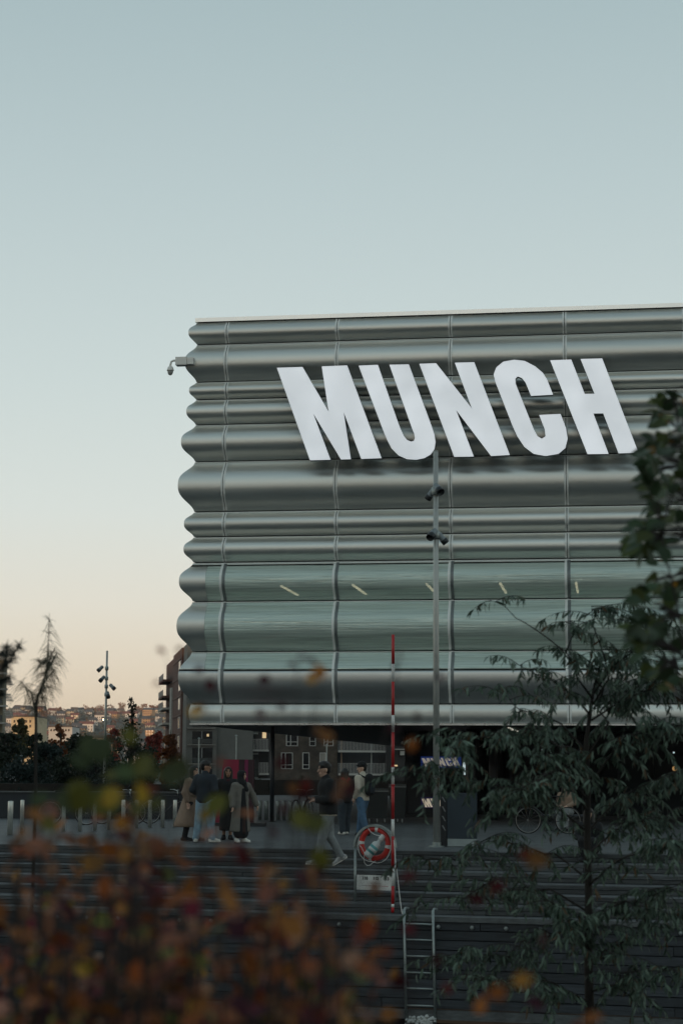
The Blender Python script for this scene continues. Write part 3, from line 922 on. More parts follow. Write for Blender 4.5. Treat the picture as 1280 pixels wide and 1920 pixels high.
for k in range(49):
    a = math.radians(80 + k * 7.5); w = abs(math.sin(math.radians((k % 12) / 12 * 180)))
    rr = .272 + .052 + .01 - (.16 * w if k < 12 and False else 0) + .015 * w
    pts.append(C_ + sd * (rr * math.cos(a)) + Vector((0, 0, rr * math.sin(a) - .02 * w)) + sn * .02)
b.tube(pts, .007, 5); b.build('grab_rope', M_WHITEP, lb)
# throw-line bottle
pa, pb_ = at(687, 1607, sY - .1), at(719, 1567, sY - .1)
ax = (pb_ - pa); L = ax.length
Mb = Matrix.Translation(pa) @ ax.to_track_quat('Z', 'Y').to_matrix().to_4x4()
bt = thing('throw_line_bottle', 'white throw line bottle with teal label tied inside the lifebuoy', 'bottle', pa, 0, None, True)
b = MB(); b.lathe([(.03, 0), (.075, .015), (.085, .05), (.085, L * .56), (.07, L * .64), (.04, L * .68), (.038, L * .8)], 16, Mb); b.build('body', mat('white plastic', (.58, .62, .60), .4), bt, True)
b = MB(); b.lathe([(.05, L * .8), (.055, L * .82), (.055, L), (.03, L * 1.02)], 14, Mb); b.build('cap', M_WHITEP, bt, True)
b = MB(); b.lathe([(.0865, L * .2), (.0865, L * .5)], 16, Mb); b.build('label', mat('teal label', (.10, .34, .34), .5), bt, True)
b = MB(); b.lathe([(.0875, L * .29), (.0875, L * .40)], 16, Mb); b.build('label_patch', mat('white plastic', (.6, .6, .6)), bt, True)
rp = thing('throw_rope', 'thin white rope looping from the lifebuoy', 'rope', at(690, 1622, sY - .1), 0, None, True)
b = MB(); b.tube([at(x, y, sY - .09) for (x, y) in ((690, 1553), (695, 1560), (702, 1565), (710, 1567), (717, 1567), (723, 1563))], .008, 6); b.build('upper_loop', M_WHITEP, rp)
b = MB(); b.tube([at(x, y, sY - .09) for (x, y) in ((672, 1582), (678, 1590), (683, 1600), (682, 1610), (683, 1618), (688, 1623), (694, 1622), (699, 1617), (704, 1614))], .006, 6); b.build('lower_loop', M_WHITEP, rp)
rp = thing('mooring_line', 'thin pale line running from the rescue pole down to the ladder', 'rope', at(757, 1735, pole_Y - .2), 0, None, True)
b = MB(); b.tube([at(x, y, pole_Y - .12) for (x, y) in ((738, 1575), (741, 1610), (745, 1645), (750, 1690), (756, 1730))], .009, 6); b.build('line', M_WHITEP, rp)

# ---------------------------------------------------------------- ladder
lY = (qpt(3.9, 0, 0) + Vector((0, 0, 0)))
def lad(px, py):
    return at_plane(px, py, Q_P - Q_N * 0.2, Q_N)
ld = thing('quay_ladder', 'grey steel ladder hanging on the timber quay wall', 'ladder', lad(788, 1915), 0, None, True)
tl, bl, tr_, br_ = lad(757, 1706), lad(761.5, 1935), lad(811, 1708), lad(816, 1937)
for (a, c) in ((tl, bl), (tr_, br_)):
    b = MB(); b.tube([a + Q_N * .35 - Vector((0, 0, .0)), a + Q_N * .12 + Vector((0, 0, .02)), a, c], .026, 8); b.build('stile', M_GALV, ld, True)
for y in (1732, 1762, 1793, 1824, 1854, 1886, 1916):
    f = (y - 1706) / 230
    b = MB(); b.tube([tl.lerp(bl, f), tr_.lerp(br_, f)], .02, 8); b.build('rung', M_GALV, ld, True)
b = MB()
for k in range(70):
    p = lad(rnd.uniform(759, 817), rnd.gauss(1914, 4)) + Vector((0, -.02, 0)); r = rnd.uniform(.02, .045)
    b.lathe([(0, -r), (r * .8, -r * .5), (r, 0), (r * .7, r * .6), (0, r)], 6, Matrix.Translation(p))
o = b.build('barnacles', mat('pale barnacles', (.5, .52, .5), .8), ld); tag(o, 'white crust on the lowest rung', kind='stuff')

# ---------------------------------------------------------------- slate totem, red kiosk, bins, barriers, bollards
pb = on_ground(866, 1588)
tt = thing('info_totem', 'slate blue information totem with a pale base strip', 'totem', pb, 0, None, True)
p0, p1 = at(838, 1588, pb.y), at(894, 1588, pb.y); zt_ = at(866, 1487, pb.y).z
b = MB(); b.box(p0.x, p1.x, pb.y, pb.y + .22, .17, zt_); b.build('panel', mat('slate blue panel', (.022, .036, .048), .5, var=.15, scale=2), tt)
b = MB(); b.box(p0.x + .005, p1.x - .005, pb.y - .01, pb.y + .2, 0.012, .168); b.build('base_strip', mat('pale grey base', (.30, .34, .33), .6, var=.1), tt)
p2 = at(826, 1588, pb.y)
b = MB(); b.box(p2.x, p0.x - .004, pb.y + .02, pb.y + .2, .012, zt_ - .02); side = b.build('side_panel', M_BLACK, tt)
b = MB()
for k in range(5):
    z = .35 + k * .2
    b.add([(p2.x + .02, pb.y + .017, z + .10), (p2.x + .05, pb.y + .017, z + .10), (p0.x - .03, pb.y + .017, z - .01), (p0.x - .05, pb.y + .017, z - .01)], [(0, 1, 2, 3)])
b.build('diagonal_mark', mat('dull white mark', (.25, .25, .25), .6), tt)

pk = on_ground(440, 1549)
kt = thing('poster_kiosk', 'deep crimson poster kiosk behind the group of four people', 'kiosk', pk, 0, None, True)
zt_ = at(440, 1424, pk.y).z
def kp(px, z, dy=0): return Vector((at(px, 1500, pk.y).x, pk.y + dy, z))
b = MB(); b.add([kp(404, .1), kp(447, .1), kp(447, zt_), kp(418.5, zt_), kp(404, .1, .5), kp(447, .1, .5), kp(447, zt_, .5), kp(418.5, zt_, .5)], [(0, 1, 2, 3), (7, 6, 5, 4), (0, 4, 5, 1), (1, 5, 6, 2), (2, 6, 7, 3), (3, 7, 4, 0)])
b.build('front_board', mat('crimson print', (.24, .006, .035), .5, var=.1, scale=2), kt)
b = MB(); b.add([kp(447.3, .1), kp(475, .1, .1), kp(475, zt_, .1), kp(447.3, zt_), kp(447.3, .1, .5), kp(475, .1, .5), kp(475, zt_, .5), kp(447.3, zt_, .5)], [(0, 1, 2, 3), (7, 6, 5, 4), (0, 4, 5, 1), (1, 5, 6, 2), (2, 6, 7, 3), (3, 7, 4, 0)])
b.build('dark_board', mat('dark maroon print', (.03, .004, .008), .5), kt)
b = MB(); b.add([kp(457, .1 + 1.05, .025), kp(464, 1.15, .045), kp(464.5, zt_ - .001, .045), kp(458, zt_ - .001, .025)], [(0, 1, 2, 3)])
b.build('magenta_stripe', mat('magenta print', (.16, .006, .05), .5), kt)
b = MB(); b.box(kp(402, 0).x, kp(498, 0).x, pk.y - .25, pk.y + .8, 0.004, .095); b.build('base_slab', M_BLACK, kt)

def wheel_bin(px0, px1, ytop, ybase, label):
    p = on_ground((px0 + px1) / 2, ybase)
    t = thing('waste_bin', label, 'bin', p, 0, 'black bins behind the couple', True)
    x0, x1 = at(px0, ybase, p.y).x, at(px1, ybase, p.y).x
    zt = at(px0, ytop, p.y).z
    b = MB()
    b.add([(x0 + .04, p.y, .14), (x1 - .04, p.y, .14), (x1 - .04, p.y + .5, .14), (x0 + .04, p.y + .5, .14), (x0, p.y - .03, zt - .04), (x1, p.y - .03, zt - .04), (x1, p.y + .55, zt - .04), (x0, p.y + .55, zt - .04)], [(0, 3, 2, 1), (4, 5, 6, 7), (0, 1, 5, 4), (1, 2, 6, 5), (2, 3, 7, 6), (3, 0, 4, 7)])
    b.build('body', mat('black green plastic', (.006, .011, .010), .55), t)
    b = MB(); b.add([(x0 - .02, p.y - .06, zt - .035), (x1 + .02, p.y - .06, zt - .035), (x1 + .02, p.y + .58, zt + .03), (x0 - .02, p.y + .58, zt + .03), (x0 - .02, p.y - .06, zt - .01), (x1 + .02, p.y - .06, zt - .01), (x1 + .02, p.y + .58, zt + .06), (x0 - .02, p.y + .58, zt + .06)], [(0, 3, 2, 1), (4, 5, 6, 7), (0, 1, 5, 4), (1, 2, 6, 5), (2, 3, 7, 6), (3, 0, 4, 7)])
    b.build('lid', mat('pale lid', (.22, .23, .22), .5), t)
    for s in (x0 + .1, (x0 + x1) / 2, x1 - .1):
        b = MB(); b.lathe([(.04, -.02), (.065, -.02), (.065, .02), (.04, .02)], 10, Matrix.Translation((s, p.y + .04, .067)) @ Matrix.Rotation(math.pi / 2, 4, 'Y')); b.build('wheel', mat('grey castor', (.25, .26, .25), .6), t)
wheel_bin(686, 727, 1482, 1543, 'black bin with a pale lid right behind the backpack man')
wheel_bin(730, 760, 1474, 1543, 'black bin with a pale lid behind the rescue pole')

me_bol = None
def bollard(px, ytop, ybase, rpx, label, group, m):
    p = on_ground(px, ybase)
    t = thing('bollard', label, 'bollard', p, 0, group, True)
    h = at(px, ytop, p.y).z; r = rpx * p.y / FPX
    b = MB(); b.lathe([(r, 0.006), (r, h - .02), (r * .9, h - .004)], 14, Matrix.Translation(p)); b.build('post', m, t, True)
    b = MB(); b.lathe([(r * .9, h - .0035), (r * .8, h + .004), (0, h + .008)], 14, Matrix.Translation(p)); b.build('cap', M_GALV, t, True)
M_BOL = mat('polished bollard steel', (.62, .63, .58), .32, .55, var=.15, scale=8)
ORD = ['first', 'second', 'third', 'fourth', 'fifth', 'sixth', 'seventh', 'eighth', 'ninth', 'tenth', 'eleventh', 'twelfth', 'thirteenth', 'fourteenth']
for k, (x, yb) in enumerate(((19, 1566), (41, 1564), (119, 1560), (150, 1559), (178, 1558), (204, 1556), (231, 1554), (256, 1553), (281, 1552), (305, 1552), (328, 1551), (348, 1550))):
    lab = ['thick polished steel bollard at the far left edge of the picture', None][min(k, 1)] or '%s polished steel bollard from the left edge, in the row behind the shrubs' % ORD[k]
    if k == 11: lab = 'polished steel bollard half hidden behind the beige trench coat'
    bollard(x, 1500 + (2 if k == 0 else 0), yb, 5.2 if k == 0 else 3.7, lab, 'steel bollards along the plaza', M_BOL)
for k, x in enumerate((487, 499, 521, 532, 544, 557, 571)):
    bollard(x, 1502, 1538, 3.6, '%s dull bollard right of the crimson kiosk' % ORD[k], 'dull bollards beyond the kiosk', M_GALV)

def barrier(px0, px1, ytop, ybase, label):
    p = on_ground(px0, ybase); q = at(px1, ybase, p.y + .3); q.z = 0
    t = thing('crowd_barrier', label, 'barrier', (p + q) / 2, 0, 'crowd barriers', True)
    h = at(px0, ytop, p.y).z
    b = MB(); b.tube([p + Vector((0, 0, .03)), p + Vector((0, 0, h)), q + Vector((0, 0, h)), q + Vector((0, 0, .03))], .018, 6); b.build('frame', M_GALV, t)
    n = 9
    for k in range(1, n):
        s = p.lerp(q, k / n)
        b = MB(); b.tube([s + Vector((0, 0, .18)), s + Vector((0, 0, h))], .009, 5); b.build('bar', M_GALV, t)
    b = MB(); b.tube([p + Vector((0, 0, .18)), q + Vector((0, 0, .18))], .014, 6); b.build('lower_rail', M_GALV, t)
    for s in (p, q):
        b = MB(); b.tube([s + Vector((0, -.28, .02)), s + Vector((0, 0, .06)), s + Vector((0, .28, .02))], .016, 6); b.build('foot', M_GALV, t)
barrier(576, 606, 1494, 1536, 'steel crowd barrier left of the walking man')
barrier(622, 650, 1494, 1536, 'steel crowd barrier right of the walking man')

def bicycle(C, ang, label, frame_m, group='parked bicycles', s=1.0):
    t = thing('bicycle', label, 'bicycle', C, ang, group)
    Mt = mat('bicycle tyre', (.012, .012, .012), .7); Mr = mat('bicycle rim', (.34, .33, .31), .35, .8)
    def loc(b, name, m, par=t, sm=True):
        return link(name, b.mesh(name, m, sm), par)
    for xw in (-.52, .52):
        b = MB(); b.tube([(xw + .335 * math.cos(a), 0, .34 + .335 * math.sin(a)) for a in [2 * math.pi * k / 28 for k in range(29)]], .016, 6, False)
        w = loc(b, 'wheel', Mt)
        b = MB(); b.tube([(xw + .313 * math.cos(a), 0, .34 + .313 * math.sin(a)) for a in [2 * math.pi * k / 28 for k in range(29)]], .010, 5, False); loc(b, 'rim', Mr, w)
        b = MB()
        for k in range(14):
            a = 2 * math.pi * k / 14; b.tube([(xw, rnd.choice((-.02, .02)), .34), (xw + .31 * math.cos(a), 0, .34 + .31 * math.sin(a))], .002, 4)
        b.tube([(xw, -.05, .34), (xw, .05, .34)], .025, 8)
        loc(b, 'spokes', Mr, w)
    b = MB()
    bb = (-.08, 0, .29); st = (-.22, 0, .82); hd = (.36, 0, .80); hb = (.38, 0, .70)
    for (p, q, r) in ((bb, st, .017), (st, hd, .017), (bb, hb, .02), (bb, (-.52, .04, .34), .01), (bb, (-.52, -.04, .34), .01), (st, (-.52, .04, .34), .009), (st, (-.52, -.04, .34), .009), (hb, hd, .02)):
        b.tube([p, q], r, 7)
    loc(b, 'frame', frame_m)
    b = MB(); b.tube([hb, (.43, .03, .55), (.52, .045, .34)], .012, 6); b.tube([hb, (.43, -.03, .55), (.52, -.045, .34)], .012, 6); loc(b, 'fork', frame_m)
    b = MB(); b.tube([hd, (.34, 0, .95)], .014, 6); b.tube([(.22, -.27, .99), (.30, -.2, .99), (.36, 0, .95), (.30, .2, .99), (.22, .27, .99)], .013, 6); loc(b, 'handlebar', M_STEEL)
    b = MB(); b.tube([st, (-.25, 0, .93)], .014, 6); b.add([(-.40, -.08, .93), (-.40, .08, .93), (-.12, .025, .94), (-.12, -.025, .94), (-.40, -.08, .97), (-.40, .08, .97), (-.12, .025, .965), (-.12, -.025, .965)], [(0, 1, 2, 3), (7, 6, 5, 4), (0, 4, 5, 1), (1, 5, 6, 2), (2, 6, 7, 3), (3, 7, 4, 0)]); loc(b, 'saddle', M_BLACK)
    b = MB(); b.tube([(-.08, -.09, .29), (-.08, .09, .29)], .02, 8); b.tube([(-.08, .08, .29), (.02, .09, .16)], .012, 6); b.tube([(-.08, -.08, .29), (-.18, -.09, .42)], .012, 6); loc(b, 'crank', M_DARKMETAL)
    return t
M_BKD = mat('black bicycle paint', (.012, .014, .015), .4)
p = on_ground(1027, 1563); bicycle(p, math.pi + .05, 'bicycle with pale rims standing behind the willow tree', M_BKD)
for (x, y, a, lab) in ((128, 1547, .3, 'dark bicycle behind the shrubs near the second steel bollard'), (222, 1545, -.25, 'dark bicycle parked behind the middle steel bollards'), (312, 1544, .5, 'dark bicycle parked behind the beige trench coat'), (566, 1541, 1.2, 'dark bicycle left of the walking man, seen nearly end on')):
    bicycle(on_ground(x, y), a, lab, M_BKD)
pw = on_ground(170, 1536)
t = thing('planter_wall', 'long low dark planter wall behind the parked bicycles', 'wall', pw, 0, None, True)
x0, x1 = at(-60, 1536, pw.y).x, at(338, 1536, pw.y).x
zt_ = at(170, 1488, pw.y).z
b = MB(); b.box(x0, x1, pw.y + .6, pw.y + 1.3, 0.004, zt_); b.build('body', M_NAVY, t)
b = MB(); b.box(x0 - .04, x1 + .04, pw.y + .55, pw.y + 1.35, zt_ + .001, zt_ + .05); b.build('coping', mat('grey coping', (.05, .055, .055), .7, var=.2), t)
# ---------------------------------------------------------------- people
def surf_net(f, lo, hi, h):
    """surface nets over a signed distance function"""
    lo = np.array(lo, float); hi = np.array(hi, float)
    n = np.maximum(3, np.ceil((hi - lo) / h).astype(int) + 1)
    ax = [lo[i] + h * np.arange(n[i]) for i in range(3)]
    G = np.stack(np.meshgrid(*ax, indexing='ij'), -1)
    V = f(G.reshape(-1, 3)).reshape(n)
    S = V < 0
    c = n - 1
    acc = np.zeros((*c, 3)); cnt = np.zeros(c)
    sl = lambda o: tuple(slice(o[i], o[i] + c[i]) for i in range(3))
    corners = [(i, j, k) for i in (0, 1) for j in (0, 1) for k in (0, 1)]
    for a in corners:
        for d in range(3):
            if a[d] == 0:
                b = list(a); b[d] = 1; b = tuple(b)
                va, vb = V[sl(a)], V[sl(b)]
                cr = (va < 0) != (vb < 0)
                t = np.where(cr, va / np.where(cr, va - vb, 1), 0)
                pa, pb = G[sl(a)], G[sl(b)]
                acc += np.where(cr[..., None], pa + (pb - pa) * t[..., None], 0)
                cnt += cr
    act = cnt > 0
    idx = -np.ones(c, int); idx[act] = np.arange(act.sum())
    verts = acc[act] / cnt[act][:, None]
    faces = []
    for d in range(3):
        e1, e2 = (d + 1) % 3, (d + 2) % 3
        A = [slice(None)] * 3; B = [slice(None)] * 3
        A[d] = slice(0, n[d] - 1); B[d] = slice(1, n[d])
        for e in (e1, e2):
            A[e] = slice(1, n[e] - 1); B[e] = slice(1, n[e] - 1)
        sa, sb = S[tuple(A)], S[tuple(B)]
        I = np.argwhere(sa != sb)
        if not len(I): continue
        flip = sa[tuple(I.T)]
        I = I.copy(); I[:, e1] += 1; I[:, e2] += 1
        q = []
        for (o1, o2) in ((-1, -1), (0, -1), (0, 0), (-1, 0)):
            J = I.copy(); J[:, e1] += o1; J[:, e2] += o2
            q.append(idx[tuple(J.T)])
        q = np.stack(q, 1)
        q = np.where(flip[:, None], q, q[:, ::-1])
        faces.append(q)
    F = np.concatenate(faces)
    return verts, F[(F >= 0).all(1)]

def smin(a, b, k):
    hh = np.clip(0.5 + 0.5 * (b - a) / k, 0, 1)
    return b + (a - b) * hh - k * hh * (1 - hh)
def cone(a, b, ra, rb, sc=(1, 1, 1)):
    a = np.array(a, float); b = np.array(b, float); sc = np.array(sc, float)
    def f(P):
        p = P / sc; aa = a / sc; bb = b / sc
        d = bb - aa; L = d.dot(d) + 1e-9
        t = np.clip(((p - aa) @ d) / L, 0, 1)
        return (np.linalg.norm(p - aa - t[:, None] * d, axis=1) - (ra + (rb - ra) * t)) * sc.min()
    return f
def ell(c, r):
    c = np.array(c, float); r = np.array(r, float)
    return lambda P: (np.linalg.norm((P - c) / r, axis=1) - 1) * r.min()
def union(fs, k=0.03):
    def f(P):
        v = fs[0](P)
        for g in fs[1:]:
            v = smin(v, g(P), k)
        return v
    return f
def cut(f, g):
    return lambda P: np.maximum(f(P), -g(P))

def np_mesh(name, parts, m, smooth=True):
    vs, fs = [], []
    o = 0
    for (v, q) in parts:
        vs.append(v); fs.append(q + o); o += len(v)
    v = np.concatenate(vs); q = np.concatenate(fs)
    me = bpy.data.meshes.new(name)
    me.from_pydata(v.tolist(), [], q.tolist())
    me.polygons.foreach_set('use_smooth', [smooth] * len(me.polygons))
    for mm in (m if isinstance(m, (list, tuple)) else [m]):
        me.materials.append(mm)
    return me

def bounds(pts, pad):
    a = np.array(pts, float)
    return a.min(0) - pad, a.max(0) + pad

def hand_mesh(wrist, d, side):
    """palm, four bent fingers of different length and a thumb leaving the side of the palm"""
    d = Vector(d).normalized()
    s = Vector(side); s = (s - d * s.dot(d)).normalized()
    n = d.cross(s)
    W = Vector(wrist)
    P = lambda a, b, c: list(W + d * a + s * b + n * c)
    fs = [cone(P(0, 0, 0), P(.075, 0, 0), .024, .030, (1, 1, 1)), cone(P(.03, .018, 0), P(.08, .02, 0), .018, .018), cone(P(.03, -.018, 0), P(.08, -.02, 0), .018, .018)]
    tips = []
    for (b, L) in ((.028, .062), (.010, .074), (-.010, .068), (-.028, .052)):
        k0, k1, k2 = P(.08, b, 0), P(.08 + L * .5, b * 1.05, .012), P(.08 + L * .92, b * 1.02, .034)
        fs += [cone(k0, k1, .0105, .0095), cone(k1, k2, .0095, .0080)]; tips += [k2]
    t0, t1, t2 = P(.02, .024, .005), P(.055, .052, .018), P(.088, .058, .028)
    fs += [cone(t0, t1, .014, .011), cone(t1, t2, .011, .009)]
    lo, hi = bounds(tips + [t2, P(-.02, 0, 0), P(.06, -.04, 0)], .04)
    return surf_net(union(fs, .008), lo, hi, .0065)

SKINS = [mat('warm brown skin', (.40, .22, .14), .55), mat('light skin', (.58, .36, .26), .55), mat('brown skin', (.30, .165, .10), .55)]
M_EYE = mat('dark eye', (.02, .015, .012), .4)
M_LIP = mat('lips', (.25, .07, .06), .5)

def rotz(p, a):
    c, s = math.cos(a), math.sin(a)
    return (p[0] * c - p[1] * s, p[0] * s + p[1] * c, p[2])

def make_person(label, loc, rz, H, legs, arms, head_turn=0.0, lean=(0, 0), skin=0, pelvis=(0, 0, .93), head_tilt=0.0):
    """returns (thing, info); the body is one continuous skin mesh; clothes are added by the caller. Local -Y is the way the person faces"""
    s = H / 1.75
    t = thing('person', label, 'person', loc, rz)
    t.scale = (s, s, s)
    pv = np.array(pelvis, float)
    ch = pv + np.array((lean[0] * .6, lean[1] * .6, .40)); nk = pv + np.array((lean[0], lean[1], .56)); hd = pv + np.array((lean[0] * 1.2, lean[1] * 1.2 - .02, .71))
    fs = [cone(pv + (0, 0, -.02), pv + (0, 0, .10), .125, .115, (1.15, .85, 1)), cone(pv + (0, 0, .1), ch, .115, .135, (1.2, .8, 1)), cone(ch, nk, .09, .055), cone(nk - (0, 0, .05), hd - (0, 0, .02), .052, .05)]
    pts = [pv, ch, nk, hd]
    for (hip, kn, an) in legs:
        fs += [cone(hip, kn, .085, .055), cone(kn, an, .055, .038)]
        pts += [hip, kn, an]
    for (sh, el, wr) in arms:
        fs += [cone(sh, el, .052, .040), cone(el, wr, .040, .027), cone(ch + (0, 0, .06), sh, .08, .055)]
        pts += [sh, el, wr]
    lo, hi = bounds(pts, .2)
    parts = [surf_net(union(fs, .035), lo, hi, .027)]
    ct = lambda p: tuple(hd + np.array(rotz((p[0], p[1], p[2]), head_turn)))
    hf = [ell(hd + (0, 0, .02), (.078, .078, .10))]
    hf = [cone(ct((0, .022, .035)), ct((0, -.022, .03)), .083, .078), cone(ct((0, -.02, -.02)), ct((0, -.05, -.085)), .068, .036), cone(ct((0, -.095, .015)), ct((0, -.112, -.022)), .010, .017),
          cone(ct((-.028, -.088, -.062)), ct((.028, -.088, -.062)), .012, .012), cone(ct((.080, .012, .012)), ct((.084, .018, -.03)), .016, .011), cone(ct((-.080, .012, .012)), ct((-.084, .018, -.03)), .016, .011),
          cone(nk - (0, 0, .03), hd - (0, 0, .05), .055, .052)]
    base_h = union(hf, .018)
    sock = union([ell(ct((.032, -.105, .022)), (.020, .022, .013)), ell(ct((-.032, -.105, .022)), (.020, .022, .013))], .005)
    v, q = surf_net(cut(base_h, sock), hd - .17, hd + .17, .0095)
    nb = sum(len(p[1]) for p in parts)
    parts.append((v, q))
    # face features by place: eyes and mouth
    cen = v[q].mean(1)
    loc_ = cen - hd
    ca, sa = math.cos(-head_turn), math.sin(-head_turn)
    lx, ly = loc_[:, 0] * ca - loc_[:, 1] * sa, loc_[:, 0] * sa + loc_[:, 1] * ca
    eye = (np.abs(np.abs(lx) - .032) < .017) & (np.abs(loc_[:, 2] - .022) < .010) & (ly < -.05)
    brow = (np.abs(np.abs(lx) - .033) < .022) & (np.abs(loc_[:, 2] - .043) < .006) & (ly < -.05)
    lip = (np.abs(lx) < .026) & (np.abs(loc_[:, 2] + .062) < .009) & (ly < -.05)
    for (sh, el, wr) in arms:
        side = 1 if sh[0] > 0 else -1
        parts.append(hand_mesh(wr, np.array(wr) - np.array(el), (0.0, -1.0, 0.0) if abs(np.array(wr)[1] - np.array(el)[1]) < .18 else (-side, 0, .2)))
    me = np_mesh('body', parts, [SKINS[skin], M_EYE, M_LIP])
    mi = np.zeros(len(me.polygons), int)
    mi[nb:nb + len(q)][eye | brow] = 1
    mi[nb:nb + len(q)][lip] = 2
    me.polygons.foreach_set('material_index', mi.tolist())
    link('body', me, t)
    return t, dict(pv=pv, ch=ch, nk=nk, hd=hd, ct=ct, legs=legs, arms=arms, ht=head_turn)

def cloth(t, name, fs, pts, m, k=.03, h=.02, pad=.16, hole=None, bottom=None):
    f = union(fs, k)
    if bottom is not None:
        g = f
        f = lambda P: np.maximum(g(P), bottom - P[:, 2])
    if hole is not None:
        f2 = f
        f = lambda P: np.maximum(f2(P), -hole(P))
    lo, hi = bounds(pts, pad)
    return link(name, np_mesh(name, [surf_net(f, lo, hi, h)], m), t)

def trousers(t, I, m, w=1.0, name='trousers', hem=.0):
    pv = I['pv']; fs = [cone(pv + (0, 0, -.03), pv + (0, 0, .09), .135, .125, (1.18, .92, 1))]; pts = [pv + (0, 0, .1)]
    for (hip, kn, an) in I['legs']:
        a = np.array(an) + (np.array(kn) - np.array(an)) * .05
        fs += [cone(hip, kn, .105 * w, .078 * w), cone(kn, a, .076 * w, .066 * w)]
        pts += [hip, kn, a]
    cloth(t, name, fs, pts, m, k=.04)

def jacket(t, I, m, name='jacket', length=.0, w=1.0, collar=True, sleeve=1.0):
    pv, ch, nk = I['pv'], I['ch'], I['nk']
    fs = [cone(pv + (0, 0, .02 - length), pv + (0, 0, .16), .148 * w, .142 * w, (1.16, .92, 1)), cone(pv + (0, 0, .14), ch, .142 * w, .158 * w, (1.2, .86, 1)), cone(ch, nk - (0, 0, .02), .12, .075)]
    pts = [pv + (0, 0, -.1 - length), nk]
    if collar: fs.append(cone(nk - (0, 0, .03), nk + (0, 0, .025), .078, .072))
    for (sh, el, wr) in I['arms']:
        e = np.array(el) + (np.array(wr) - np.array(el)) * .93
        fs += [cone(ch + (0, 0, .07), sh, .10, .078), cone(sh, el, .076 * sleeve, .064 * sleeve), cone(el, e, .064 * sleeve, .05 * sleeve)]
        pts += [sh, el, wr]
    return cloth(t, name, fs, pts, m, k=.03, bottom=pv[2] - .02 - length)

def shoes(t, I, m_up, m_sole, dirs, pitch=(0, 0)):
    for (q, (hip, kn, an)) in enumerate(I['legs']):
        a = np.array(an, float); dx, dy = dirs[q]
        L = math.hypot(dx, dy); d = np.array((dx / L, dy / L, 0.0)); p = pitch[q]
        dd = np.array((d[0] * math.cos(p), d[1] * math.cos(p), -math.sin(p)))
        up = np.array((d[0] * math.sin(p), d[1] * math.sin(p), math.cos(p)))
        heel = a - dd * .05 - up * .035; toe = a + dd * .17 - up * .045
        fs = [cone(heel, toe, .046, .036), cone(a, heel + dd * .05, .046, .05), cone(a + dd * .02, toe - dd * .05, .05, .04)]
        f0 = union(fs, .02)
        low = heel - up * .030
        f = lambda P: np.maximum(f0(P), -((P - low) @ up))
        lo, hi = bounds([heel, toe, a], .09)
        o = link('shoe', np_mesh('shoe', [surf_net(f, lo, hi, .011)], m_up), t)
        g0 = cone(heel + dd * .005, toe, .052, .043)
        g = lambda P: np.maximum(np.maximum(g0(P), (P - low) @ up - .016), -((P - low) @ up) - .012)
        link('sole', np_mesh('sole', [surf_net(g, lo, hi, .009)], m_sole), o)

def hair(t, I, m, fs, name='hair', k=.02, h=.013, face=True):
    ct = I['ct']
    pts = [I['hd'] + (0, 0, .15), I['hd'] - (0, 0, .5)] if name != 'hair_short' else [I['hd'] + (0, 0, .14), I['hd'] - (0, 0, .12)]
    hole = None
    if face:
        hole = union([cone(ct((0, -.13, .035)), ct((0, -.13, -.08)), .068, .055), cone(ct((0, -.16, .03)), ct((0, -.16, -.1)), .08, .07)], .01)
    lo, hi = bounds(pts, .17)
    f = union(fs, k)
    g = (lambda P: np.maximum(f(P), -hole(P))) if hole else f
    nm = 'hair' if name == 'hair_short' else name
    return link(nm, np_mesh(nm, [surf_net(g, lo, hi, h)], m), t)

def short_hair(I):
    ct = I['ct']
    q = random.Random(9)
    tuft = []
    for k in range(26):
        a, e = q.uniform(0, 6.28), q.uniform(.15, 1.4)
        v = (math.cos(a) * math.cos(e) * .092, math.sin(a) * math.cos(e) * .10 + .01, .055 + math.sin(e) * .088)
        w = (v[0] * 1.16, v[1] * 1.16, .05 + (v[2] - .05) * 1.12)
        tuft.append(cone(ct(v), ct(w), .020, .010))
    return tuft + [cone(ct((0, .03, .055)), ct((0, -.03, .065)), .088, .083), cone(ct((0, .05, .0)), ct((0, .04, .06)), .07, .085), cone(ct((0, -.04, .10)), ct((.01, -.08, .10)), .04, .035), cone(ct((-.03, 0, .12)), ct((.04, 0, .12)), .045, .04)]
def long_hair(I, L=.38, back=.05):
    ct = I['ct']
    return [cone(ct((0, .025, .05)), ct((0, -.02, .06)), .092, .086), cone(ct((0, .05, .02)), ct((0, back + .04, -L)), .085, .06), cone(ct((.065, .02, .02)), ct((.085, -.01, -L * .85)), .05, .04), cone(ct((-.065, .02, .02)), ct((-.085, -.01, -L * .85)), .05, .04)]

def leg_pair(hipw=.09, feet=((.1, 0), (-.1, 0)), knee_f=.03, pz=.93, az=.085):
    out = []
    for (q, (x, y)) in enumerate(feet):
        sx = hipw if q == 0 else -hipw
        hip = (sx, 0, pz - .04)
        kn = ((sx + x) / 2, y * .45 - knee_f, .50)
        out.append((hip, kn, (x, y, az)))
    return out
def arm(side, el, wr, ch_z=1.40, w=.185):
    return ((side * w, 0, ch_z), el, wr)

def on_steps(px, py):
    d = ray(px, py); o = Vector((0, 0, EYE))
    for s in range(7):
        z = STEPS_Z[s]
        p = o + d * ((z - EYE) / d.z)
        n = (p - Q_P).dot(Q_N)
        if (n >= s * STEP_N - .02 and n < (s + 1) * STEP_N) or s == 6:
            return p

